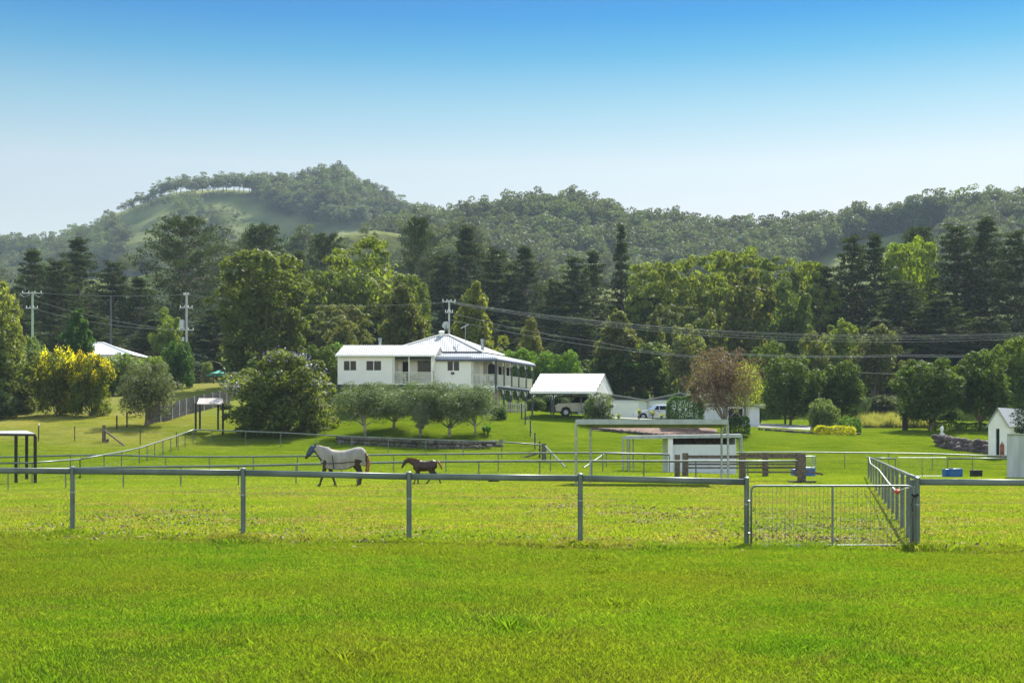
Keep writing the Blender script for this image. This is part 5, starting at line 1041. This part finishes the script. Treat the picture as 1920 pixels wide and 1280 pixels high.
# rock edges: walls of piled stones
def rocks(name, pts, D0, h, sz, lab, seed=1, rows=2, col=ROCK, thick=.4):
    rg = random.Random(seed); m = MB(); P = resample([(a, D) for a, D in pts], sz*.8)
    for p in P:
        for k in range(rows):
            s_ = sz*rg.uniform(.6, 1.15); c = Vector((p.x+rg.uniform(-.2,.2)*sz, p.y+rg.uniform(-.3,.3)*sz+k*thick*.4, p.z+h*(k+.35)/rows)); vs = []; nth = 9
            for i in range(7):
                th = math.pi*i/6
                for j in range(nth):
                    ph = 2*math.pi*j/nth; q = rg.uniform(.86, 1.14); vs.append((c.x+math.sin(th)*math.cos(ph)*s_*.6*q, c.y+math.sin(th)*math.sin(ph)*s_*.5*q, c.z+math.cos(th)*s_*.42*q))
            m.add(vs, [(i*nth+j, i*nth+(j+1)%nth, (i+1)*nth+(j+1)%nth, (i+1)*nth+j) for i in range(6) for j in range(nth)])
    o = m.build(name, col, origin=P[0], smooth=True); return tag(o, lab, 'rock wall')
rocks('rock_wall', [(636,109),(720,108.3),(800,108),(890,108),(938,108.6)], 108, .62, .42, 'dark low dry stone retaining wall below the olive trees', 2, 2)
rocks('rock_edging', [(1106,118.2),(1160,116.6),(1230,115),(1300,114),(1345,113.8)], 117, .35, .36, 'brown stone edging around the mulch bed above the shelter', 3, 1)
rocks('rock_edging', [(1425,124),(1500,122.5),(1540,121.5),(1610,122)], 122, .25, .3, 'low stone edge along the drive below the yellow hedge', 4, 1)
rocks('rock_wall', [(1760,112),(1800,110),(1850,108.8)], 110, 1.0, .62, 'dark mossy rock bank left of the white shed', 5, 3, mat('dark_rock', (.05,.035,.035), .9, rgb2=(.14,.11,.10), scale=1.5, bump=.5), .8)
# statue
p = G(1766,123); r = empty('garden_statue', p, 'small white garden statue on a pedestal under the orchard trees', 'statue')
MB().box(p.x-.2,p.x+.2,p.y-.2,p.y+.2,p.z,p.z+.12).build('pedestal', WHITE, r); MB().tube([p+Vector((0,0,.12)),p+Vector((0,0,.3)),p+Vector((0,0,.4)),p+Vector((0,0,.55)),p+Vector((.03,0,.7)),p+Vector((.03,0,.78))],[.15,.1,.14,.17,.1,.02],10).build('figure', WHITE, r, smooth=True)
# umbrella and table on upper lawn
p = G(410,170); r = empty('garden_umbrella', p, 'green garden umbrella seen over the timber rail fence', 'umbrella'); zt = Z(694,170); m = MB(); n_ = 8; vs = [(p.x,p.y,zt)]+[(p.x+1.5*math.cos(k*math.pi/4),p.y+1.5*math.sin(k*math.pi/4),zt-.55) for k in range(8)]+[(p.x+1.5*math.cos(k*math.pi/4),p.y+1.5*math.sin(k*math.pi/4),zt-.7) for k in range(8)]
m.add(vs, [(0,1+k,1+(k+1)%8) for k in range(8)]+[(1+k,9+k,9+(k+1)%8,1+(k+1)%8) for k in range(8)]).build('canopy', TEAL, r); MB().tube([p,(p.x,p.y,zt)], .04, 6).build('pole', GB, r)
p = G(440,172); r = empty('garden_marquee', p, 'low pale green canopy right of the green umbrella', 'canopy'); zt = Z(697,172); MB().slab((p.x-1.3,p.y-1,zt-.3),(p.x+1.4,p.y-1,zt-.5),(p.x+1.2,p.y+1,zt-.1),(p.x-1.2,p.y+1,zt),.06).build('canopy', mat('pale_canvas', (.55,.68,.6), .7), r)
for a in (-1.2, 1.2): MB().tube([(p.x+a,p.y,p.z),(p.x+a,p.y,zt-.35)], .04, 6).build('pole', GALV, r)
# ---------------------------------------------------------------- power poles and wires
def pole(px, top, D, lab, mt, arms, extra=None, w0=.2):
    p = G(px, D); zt = Z(top, D); r = empty('power_pole', p, lab, 'power pole', 'power poles'); MB().tube([p-Vector((0,0,.2)), Vector((p.x,p.y,zt))], [w0, w0*.75], 10).build('shaft', mt, r)
    for z_, hw in arms:
        z = Z(z_, D); MB().box(p.x-hw, p.x+hw, p.y-w0-.12, p.y-w0, z-.06, z+.06).build('crossarm', GALV, r)
        for a in (-hw*.9, -hw*.3, hw*.3, hw*.9): MB().tube([(p.x+a,p.y-w0-.06,z+.06),(p.x+a,p.y-w0-.06,z+.16),(p.x+a,p.y-w0-.06,z+.28)], [.03,.06,.02], 7).build('insulator', WHITE, r)
    return r, p
POLEG = mat('green_pole', (.3,.4,.3), .7, var=.1); POLE = mat('grey_pole', (.42,.42,.4), .8, var=.12)
pA, a_ = pole(61, 547, 168, 'pale green power pole with two crossarms at far left', POLEG, [(550,1.2),(578,.7)], w0=.17)
for s_ in (-1, 1): MB().tube([(a_.x+s_*.2,a_.y-.3,Z(552,168)),(a_.x+s_*.9,a_.y-.3,Z(558,168)),(a_.x+s_*1.4,a_.y-.3,Z(550,168))], .03, 5).build('jumper_wire', GALV, pA)
pB, b2 = pole(350, 552, 168, 'grey power pole carrying a transformer above the vine covered column', POLE, [(553,.3),(577,.75),(619,.9)], w0=.16)
MB().box(b2.x-.75,b2.x-.28,b2.y-.35,b2.y+.25,Z(617,168),Z(600,168)).build('transformer', GALV, pB); MB().tube([(b2.x-.5,b2.y,Z(600,168)),(b2.x-.5,b2.y,Z(595,168))], [.1,.05], 8).build('bushing', CHAR, pB)
MB().box(b2.x-.5,b2.x-.24,b2.y-.3,b2.y-.1,Z(640,168),Z(632,168)).build('meter_box', GALV, pB)
pC, c3 = pole(842, 563, 150, 'grey power pole rising behind the peak of the hipped roof', POLE, [(566,.7),(586,.4)], w0=.13)
MB().tube([(c3.x-.3,c3.y-.2,Z(610,150)),(c3.x-.32,c3.y-.35,Z(610,150))], [.15,.4], 12).build('dish', GALV, pC)
MB().tube([(c3.x-.9,c3.y-1,Z(640,150)),(c3.x-.05,c3.y-.15,Z(603,150))], .07, 6).build('stay', GALV, pC)
pD, d3 = pole(208, 556, 172, 'thin dark bare pole behind the white neighbour roof', mat('dark_pole', (.07,.075,.085), .8), [], w0=.16)
def wire(lab, pts, sag=.4, r_=.014, grp='power lines across the trees'):
    m = MB(); P = [Vector(RP(*p)) for p in pts]; Q = []
    for a, b_ in zip(P[:-1], P[1:]):
        for i in range(17):
            t = i/16; Q.append(a+(b_-a)*t-Vector((0,0,sag*4*t*(1-t)))) if not (Q and i == 0) else None
    m.tube(Q, r_, 5); o = m.build('power_line', WIRE, origin=P[0]); tag(o, lab, 'power line', grp)
WIRE = mat('aluminium_wire', (.2,.21,.21), .8, 0)
wire('topmost power line between the green pole and the transformer pole', [(61,548,168),(350,552,168)], .3)
wire('high power line from the transformer pole over the olive trees to the roof pole', [(350,552,168),(842,566,150)], .8)
wire('lower left power line, upper of the pair, sloping from the green pole', [(64,563,167.8),(350,620,167.5)], .5)
wire('lower left power line, lower of the pair, sloping from the green pole', [(64,579,167.8),(350,619,167.5)], .6)
for i, (a, b_) in enumerate([(566,620),(565,622.5),(567,626),(569,630)]):
    wire(['highest of the four lines running right from the roof pole','second of the four lines running right from the roof pole','third of the four lines running right from the roof pole','lowest of the four lines running right from the roof pole'][i], [(843+i*1.5,a,150),(1960,b_+2,139+i*.4)], 1.5+.1*i)
wire('service line dropping from the roof pole toward the flue', [(845,586,150),(1120,640,149),(1330,668,148)], .3, .016)
wire('second service line below it heading right behind the brown tree', [(845,600,150),(1330,672,148)], .5, .016)
wire('pair of low lines at right, upper one, above the orchard trees', [(1330,660,148),(1700,664.5,146),(1960,658,144)], .25, .018)
wire('pair of low lines at right, lower one, above the orchard trees', [(1330,662,148.2),(1700,667.5,146),(1960,661,144)], .25, .018)
wire('short low line between the orchard trees at right', [(1560,696,148),(1800,702,146)], .1, .02)
# ---------------------------------------------------------------- cars
def car(name, lab, loc, L, H, Wc, body, rz, wr, prof, glassz, kind):
    """side profile (x along the car, z) lofted across the width with tumblehome"""
    r = empty(name, loc, lab, 'car', None, rz); T = lambda x, y, z: (loc[0]+x, loc[1]+y, loc[2]+z)
    def B(m, nm, mt, par, smooth=False):
        o = m.build(nm, mt, par, smooth=smooth); return o
    r.rotation_euler = (0,0,0)
    m = MB(T); n_ = len(prof); V = []
    for y, k in ((-.5,.0),(-.46,.03),(.46,.03),(.5,.0)):
        for x, z in prof:
            tum = (max(0, z-glassz)/(H-glassz))*.16*Wc if z > glassz else 0
            V.append((x, y*Wc+(tum if y < 0 else -tum), z+(.02 if abs(y) < .48 else 0)))
    F_ = [tuple(range(n_))[::-1], tuple(3*n_+i for i in range(n_))]
    for s in range(3): F_ += [(s*n_+i, s*n_+(i+1)%n_, (s+1)*n_+(i+1)%n_, (s+1)*n_+i) for i in range(n_)]
    m.add(V, F_); B(m, 'body', body, r)
    for (x0, x1, xt0, xt1, z0, z1) in kind['win']:
        for s in (-1, 1):
            y0 = s*(Wc/2+.012-.16*Wc*max(0,(z0-glassz))/(H-glassz)); y1 = s*(Wc/2+.012-.16*Wc*max(0,(z1-glassz))/(H-glassz))
            MB(T).add([(x0,y0,z0),(x1,y0,z0),(xt1,y1,z1),(xt0,y1,z1),(x0,y0-s*.02,z0),(x1,y0-s*.02,z0),(xt1,y1-s*.02,z1),(xt0,y1-s*.02,z1)], [(0,1,2,3),(7,6,5,4),(0,4,5,1),(1,5,6,2),(2,6,7,3),(3,7,4,0)]).build('window', GLASS, r)
    for (x0, z0, x1, z1) in kind['screens']: MB(T).add([(x0,-Wc*.42,z0),(x0,Wc*.42,z0),(x1,Wc*.36,z1),(x1,-Wc*.36,z1)], [(0,1,2,3)]).build('windscreen', GLASS, r)
    for x in kind['wheels']:
        for s in (-1, 1):
            yy = s*(Wc/2-.09); w_ = MB(T).tube([(x,yy-.11,wr),(x,yy-.10,wr),(x,yy+.10,wr),(x,yy+.11,wr)], [wr*.9,wr,wr,wr*.9], 20).build('wheel', BLACK, r); MB(T).tube([(x,yy+s*.10,wr),(x,yy+s*.125,wr)], [wr*.62,wr*.5], 14).build('rim', GALV, w_)
    MB(T).box(min(kind['wheels'])-.42, min(kind['wheels'])+.42, -Wc*.4, Wc*.4, wr*.7, wr*2.3).box(max(kind['wheels'])-.42, max(kind['wheels'])+.42, -Wc*.4, Wc*.4, wr*.7, wr*2.3).build('wheel_well', BLACK, r)
    for x, z, w2, nm, mt in kind['bits']:
        for s in (-1, 1): MB(T).box(x-.04, x+.04, s*Wc*.36-w2/2, s*Wc*.36+w2/2, z-.07, z+.07).build(nm, mt, r)
    for x in kind['seams']: MB(T).box(x-.008, x+.008, -Wc/2-.006, Wc/2+.006, .35, glassz).build('door_seam', BLACK, r)
    for x in kind['handles']:
        for s in (-1, 1): MB(T).box(x-.09, x+.09, s*Wc/2-.02, s*Wc/2+.02, glassz-.12, glassz-.08).build('handle', CHAR, r)
    return r, T
LAMP = mat('lamp_glass', (.6,.6,.6), .1, spec=.8); TAIL = mat('tail_lamp', (.4,.02,.02), .2)
WAG = mat('beige_car_paint', (.27,.26,.235), .3, .3, var=.04); SIL = mat('silver_car_paint', (.5,.53,.56), .28, .4, var=.03)
pw = G(1090, 127.5)
wprof = [(-2.3,.5),(-2.3,1.0),(-2.1,1.15),(-1.1,1.2),(-.55,1.8),(-.4,1.86),(2.0,1.86),(2.25,1.2),(2.35,1.1),(2.35,.5),(1.85,.45),(1.72,.78),(1.4,.88),(1.08,.78),(.95,.45),(-.95,.45),(-1.08,.78),(-1.4,.88),(-1.72,.78),(-1.85,.45)]
wg, TWg = car('parked_wagon', 'beige off-road wagon parked facing left under the carport', pw, 4.7, 1.86, 1.85, WAG, 0, .38, wprof, 1.2,
    dict(win=[(-1.0,-.1,-.5,-.1,1.22,1.72),(0,.95,0,.95,1.22,1.72),(1.05,2.05,1.05,1.92,1.22,1.72)], screens=[(-1.13,1.22,-.58,1.76)], wheels=(-1.4,1.4), bits=[(-2.3,.95,.28,'headlight',LAMP),(2.35,.95,.2,'tail_light',TAIL)], seams=(-.95,-.02,1.0), handles=(-.2,.85)))
MB(TWg).tube([(-2.42,-.7,.45),(-2.5,-.7,.9),(-2.42,-.55,1.15),(-2.42,.55,1.15),(-2.5,.7,.9),(-2.42,.7,.45)], .045, 8).box(-2.42,-2.3,-.85,.85,.45,.68).build('bull_bar', CHAR, wg)
MB(TWg).box(-.3,1.9,-.6,.6,1.93,1.97).box(-.2,-.16,-.58,.58,1.86,1.93).box(1.7,1.74,-.58,.58,1.86,1.93).build('roof_rack', CHAR, wg)
ps = G(1232, 138)
sprof = [(-2.25,.4),(-2.25,.62),(-2.0,.8),(-1.05,.93),(-.35,1.36),(-.1,1.42),(.75,1.42),(1.1,1.34),(1.7,1.0),(2.2,.95),(2.25,.8),(2.25,.4),(1.78,.32),(1.68,.6),(1.4,.7),(1.12,.6),(1.02,.32),(-1.02,.32),(-1.12,.6),(-1.4,.7),(-1.68,.6),(-1.78,.32)]
sc_, TSc = car('silver_sedan', 'silver sedan with its front door open in front of the garage', ps, 4.5, 1.42, 1.75, SIL, 0, .32, sprof, .95,
    dict(win=[(-.9,.1,-.3,.1,.97,1.33),(.18,1.25,.18,.95,.97,1.33)], screens=[(-1.02,.97,-.4,1.35),(1.62,1.05,1.15,1.34)], wheels=(-1.4,1.4), bits=[(-2.22,.66,.3,'headlight',LAMP),(2.24,.78,.25,'tail_light',TAIL)], seams=(-.85,.14,1.1), handles=(0.0,1.0)))
MB(TSc).add([(-.85,-.9,.35),(-.45,-1.6,.35),(-.45,-1.6,.95),(-.2,-1.55,1.32),(-.55,-.9,1.32),(-.85,-.9,.95),(-.82,-.86,.35),(-.42,-1.56,.35),(-.42,-1.56,.95),(-.17,-1.51,1.32),(-.52,-.86,1.32),(-.82,-.86,.95)],
    [(0,1,2,5),(5,2,3,4),(11,8,7,6),(10,9,8,11),(0,6,7,1),(1,7,8,2),(2,8,9,3),(3,9,10,4),(4,10,11,5),(5,11,6,0)]).build('open_door', SIL, sc_)
# ---------------------------------------------------------------- horses
HB = mat('dark_bay_coat', (.03,.014,.008), .55, rgb2=(.055,.024,.012), scale=3); FB = mat('liver_chestnut_coat', (.028,.013,.008), .5, rgb2=(.062,.029,.015), scale=2.2)
MANE = mat('mane_hair', (.20,.085,.03), .6, var=.4, scale=14); TAILM = mat('tail_hair', (.26,.10,.03), .6, var=.5, scale=14); HOOF = mat('hoof', (.03,.027,.025), .6); RUG = mat('canvas_rug', (.31,.275,.235), .9, var=.16, scale=3.5, bump=.8, stretch=(1.6,1,.5))
MASK = mat('fly_mask', (.045,.07,.115), .8, var=.3, scale=20); STRAP = mat('strap', (.02,.02,.025), .7)
def ring_loft(m, rings, n=16, close=True):
    """rings: (x, z, half width, half height, lean) in planes facing along the body; lean tilts the plane"""
    V = []
    for x, z, hw, hh, ln in rings:
        for k in range(n):
            a = 2*math.pi*k/n; cz, cy = math.sin(a), math.cos(a); V.append((x+cz*hh*math.sin(ln), cy*hw*(1-.12*cz), z+cz*hh*math.cos(ln)))
    F_ = [(i*n+k, i*n+(k+1)%n, (i+1)*n+(k+1)%n, (i+1)*n+k) for i in range(len(rings)-1) for k in range(n)]
    if close: F_ += [tuple(range(n))[::-1], tuple((len(rings)-1)*n+k for k in range(n))]
    m.add(V, F_)
def leg(m, pts, rad): m.tube(pts, rad, 10)
def horse(lab, p, coat, torso, neck, head, legs, ears, vox, dz=0):
    r = empty('horse', p, lab, 'horse'); T = lambda x, y, z: (p.x+x, p.y+y, p.z+z)
    m = MB(T); ring_loft(m, torso); ring_loft(m, neck); ring_loft(m, head)
    for pts, rad in legs: leg(m, pts, rad)
    for pts, rad in ears: m.tube(pts, rad, 8)
    b_ = m.build('body', coat, r, smooth=True); rm = b_.modifiers.new('skin', 'REMESH'); rm.mode = 'VOXEL'; rm.voxel_size = vox; rm.use_smooth_shade = True; sm = b_.modifiers.new('smooth', 'SMOOTH'); sm.factor = .5; sm.iterations = 4
    return r, T
pi_ = math.pi; ph_ = G(640, 61); ph_.z = gh(ph_.x, 61)
torso = [(-.84,1.22,.1,.16,0),(-.76,1.2,.2,.3,0),(-.55,1.16,.26,.36,0),(-.25,1.13,.3,.35,0),(.1,1.12,.31,.35,0),(.45,1.18,.3,.35,0),(.72,1.27,.29,.34,0),(.92,1.28,.22,.28,0),(1.02,1.22,.1,.14,0)]
neck = [(-.5,1.26,.16,.3,0.5),(-.72,1.38,.13,.26,0.75),(-.92,1.5,.1,.2,0.85),(-1.08,1.62,.085,.155,0.9),(-1.16,1.68,.07,.11,0.9)]
head = [(-1.08,1.69,.07,.09,-0.9),(-1.17,1.64,.095,.135,-1.05),(-1.26,1.53,.09,.13,-1.1),(-1.34,1.42,.07,.1,-1.1),(-1.43,1.3,.058,.078,-1.1),(-1.49,1.22,.055,.068,-1.1),(-1.52,1.18,.035,.04,-1.1)]
legs = [([(-.62,-.14,1.1),(-.68,-.15,.8),(-.76,-.15,.52),(-.86,-.15,.2),(-.88,-.15,.11),(-.93,-.15,.04)],[.15,.10,.068,.046,.05,.062]),
        ([(-.55,.14,1.1),(-.5,.15,.8),(-.42,.15,.52),(-.32,.15,.24),(-.28,.15,.12),(-.27,.15,.04)],[.15,.10,.068,.046,.05,.06]),
        ([(.72,-.15,1.15),(.66,-.16,.86),(.82,-.16,.56),(.76,-.16,.25),(.73,-.16,.11),(.69,-.16,.04)],[.22,.15,.08,.052,.055,.066]),
        ([(.72,.15,1.15),(.66,.16,.86),(.84,.16,.56),(.80,.16,.25),(.77,.16,.11),(.73,.16,.04)],[.22,.15,.08,.052,.055,.066])]
ears = [([(-1.1,s*.05,1.74),(-1.09,s*.055,1.8),(-1.11,s*.06,1.87)],[.03,.03,.008]) for s in (-1, 1)]
hr, TH = horse('large horse in a beige canvas rug and blue-grey fly mask, walking left', ph_, HB, torso, neck, head, legs, ears, .022)
for pts, rad in legs: q = pts[-1]; MB(TH).tube([(q[0]-.01,q[1],.0),(q[0]+.01,q[1],.09)], [.075,.06], 10).build('hoof', HOOF, hr)
MB(TH).tube([(1.0,0,1.38),(1.1,0,1.28),(1.13,0,1.0),(1.1,0,.7),(1.06,0,.42),(1.05,0,.32)], [.05,.07,.09,.085,.05,.01], 8).build('tail', TAILM, hr, smooth=True)
# rug: shell over neck and trunk, hanging at the flanks
rg_r = [(1.03,1.26,.13,.2,0)]
def rug_shell(m, rings, n, a0, a1, hang):
    V = []; nr = len(rings)
    for x, z, hw, hh, ln, zb in rings:
        for k in range(n+1):
            a = a0+(a1-a0)*k/n; cz, cy = math.sin(a), math.cos(a); V.append((x+cz*hh*math.sin(ln), cy*hw, z+cz*hh*math.cos(ln)))
        V[-(n+1)] = (V[-(n+1)][0], V[-(n+1)][1], min(V[-(n+1)][2], zb)); V[-1] = (V[-1][0], V[-1][1], min(V[-1][2], zb))
    m.add(V, [(i*(n+1)+k, i*(n+1)+k+1, (i+1)*(n+1)+k+1, (i+1)*(n+1)+k) for i in range(nr-1) for k in range(n)])
rr_ = [(-1.1,1.645,.105,.185,0.9,9),(-.95,1.54,.13,.24,0.85,9),(-.75,1.42,.17,.31,0.72,1.0),(-.66,1.28,.25,.42,0.35,.78),(-.5,1.19,.30,.40,0,.72),(-.2,1.15,.335,.37,0,.70),(.1,1.15,.345,.37,0,.70),(.35,1.19,.335,.38,0,.74),(.6,1.27,.325,.39,0,.92),(.85,1.33,.28,.36,0,.90),(1.0,1.3,.19,.27,0,.84),(1.06,1.24,.1,.16,0,.84)]
m = MB(TH); rug_shell(m, rr_, 18, math.radians(-28), math.radians(208), 0); rug = m.build('rug', RUG, hr, smooth=True); so_ = rug.modifiers.new('thick', 'SOLIDIFY'); so_.thickness = .012; so_.offset = 1; ss = rug.modifiers.new('sub', 'SUBSURF'); ss.levels = ss.render_levels = 1
MB(TH).tube([(-.82,-.31,1.0),(-.5,-.36,.98),(0,-.38,1.0),(.5,-.37,1.05),(.92,-.28,1.07)], .018, 5).tube([(-.35,-.37,1.35),(-.3,-.39,1.0),(-.27,-.34,.76)], .018, 5).tube([(-1.0,-.13,1.33),(-.9,-.2,1.2),(-.82,-.24,1.12)], .03, 6).build('strap', STRAP, rug)
MB(TH).tube([(1.04,-.12,1.42),(1.06,-.13,1.2),(1.05,-.12,1.06)], .035, 6).build('tail_cord', STRAP, rug)
m = MB(TH); ring_loft(m, [(-1.12,1.7,.088,.115,-1),(-1.19,1.64,.108,.15,-1.05),(-1.27,1.53,.102,.145,-1.1),(-1.35,1.42,.083,.115,-1.1),(-1.42,1.32,.07,.09,-1.1)], 14); m.build('fly_mask', MASK, hr, smooth=True)
# foal
pf = G(790, 63); pf.z = gh(pf.x, 63)
torso = [(-.36,.80,.07,.12,0),(-.30,.80,.14,.2,0),(-.14,.80,.17,.25,0),(.02,.79,.185,.235,0),(.2,.79,.19,.23,0),(.36,.82,.18,.22,0),(.5,.85,.175,.225,0),(.62,.85,.14,.185,0),(.69,.83,.07,.1,0)]
neck = [(-.12,.88,.11,.2,0.6),(-.28,.95,.09,.17,0.8),(-.44,1.01,.072,.135,0.95),(-.57,1.05,.06,.105,1.05),(-.66,1.06,.05,.08,1.05)]
head = [(-.6,1.08,.045,.055,-1),(-.67,1.03,.065,.085,-1.05),(-.73,.94,.06,.08,-1.1),(-.78,.85,.047,.062,-1.1),(-.83,.76,.04,.048,-1.1),(-.86,.71,.035,.038,-1.1)]
legs = [([(-.16,-.08,.74),(-.2,-.09,.54),(-.23,-.09,.36),(-.27,-.09,.16),(-.29,-.09,.09),(-.32,-.09,.03)],[.09,.06,.045,.029,.032,.042]),
        ([(-.14,.08,.74),(-.12,.09,.54),(-.10,.09,.36),(-.14,.09,.15),(-.16,.09,.08),(-.14,.09,.03)],[.09,.06,.045,.029,.032,.042]),
        ([(.46,-.09,.8),(.4,-.1,.58),(.5,-.1,.38),(.34,-.1,.16),(.28,-.1,.09),(.23,-.1,.03)],[.14,.10,.055,.033,.035,.044]),
        ([(.5,.09,.8),(.5,.1,.58),(.68,.1,.40),(.78,.1,.18),(.82,.1,.1),(.84,.1,.03)],[.14,.10,.055,.033,.035,.044])]
ears = [([(-.6,s*.035,1.1),(-.6,s*.04,1.14),(-.62,s*.045,1.19)],[.02,.02,.006]) for s in (-1, 1)]
fr, TF = horse('small chestnut foal with pale mane, head lowered, walking left behind the rugged horse', pf, FB, torso, neck, head, legs, ears, .014)
for pts, rad in legs: q = pts[-1]; MB(TF).tube([(q[0]-.01,q[1],0),(q[0]+.01,q[1],.06)], [.05,.042], 10).build('hoof', HOOF, fr)
MB(TF).tube([(.64,0,.98),(.72,0,1.0),(.8,0,.9),(.87,0,.74),(.9,0,.62)], [.03,.045,.055,.045,.01], 8).build('tail', TAILM, fr, smooth=True)
rgm = random.Random(3); m = MB(TF)
for i in range(46):
    t = i/45; x = -.66+t*.56; z = 1.13-.09*t+.035*math.sin(t*3.1); y = rgm.uniform(-.03,.03); m.tube([(x,y*.4,z-.03),(x+.02,y-.03,z+.02),(x+.03,y*1.5-.065,z-.07-rgm.random()*.05)], [.016,.016,.004], 4)
m.build('mane', MANE, fr)
m = MB(TH)
# ---------------------------------------------------------------- haze
hz = MB().box(-1500, 1500, -60, 1300, -12, 330).build('haze', MULCH); hz['kind'] = 'stuff'; hz['label'] = 'thin summer haze in the valley air'
hm = bpy.data.materials.new('haze'); hm.use_nodes = True; n = hm.node_tree; n.nodes.remove(n.nodes['Principled BSDF']); pv = n.nodes.new('ShaderNodeVolumePrincipled'); pv.inputs['Color'].default_value = (.66,.84,1,1); pv.inputs['Density'].default_value = .00013; pv.inputs['Anisotropy'].default_value = 0
n.links.new(pv.outputs[0], n.nodes['Material Output'].inputs['Volume']); hz.data.materials[0] = hm
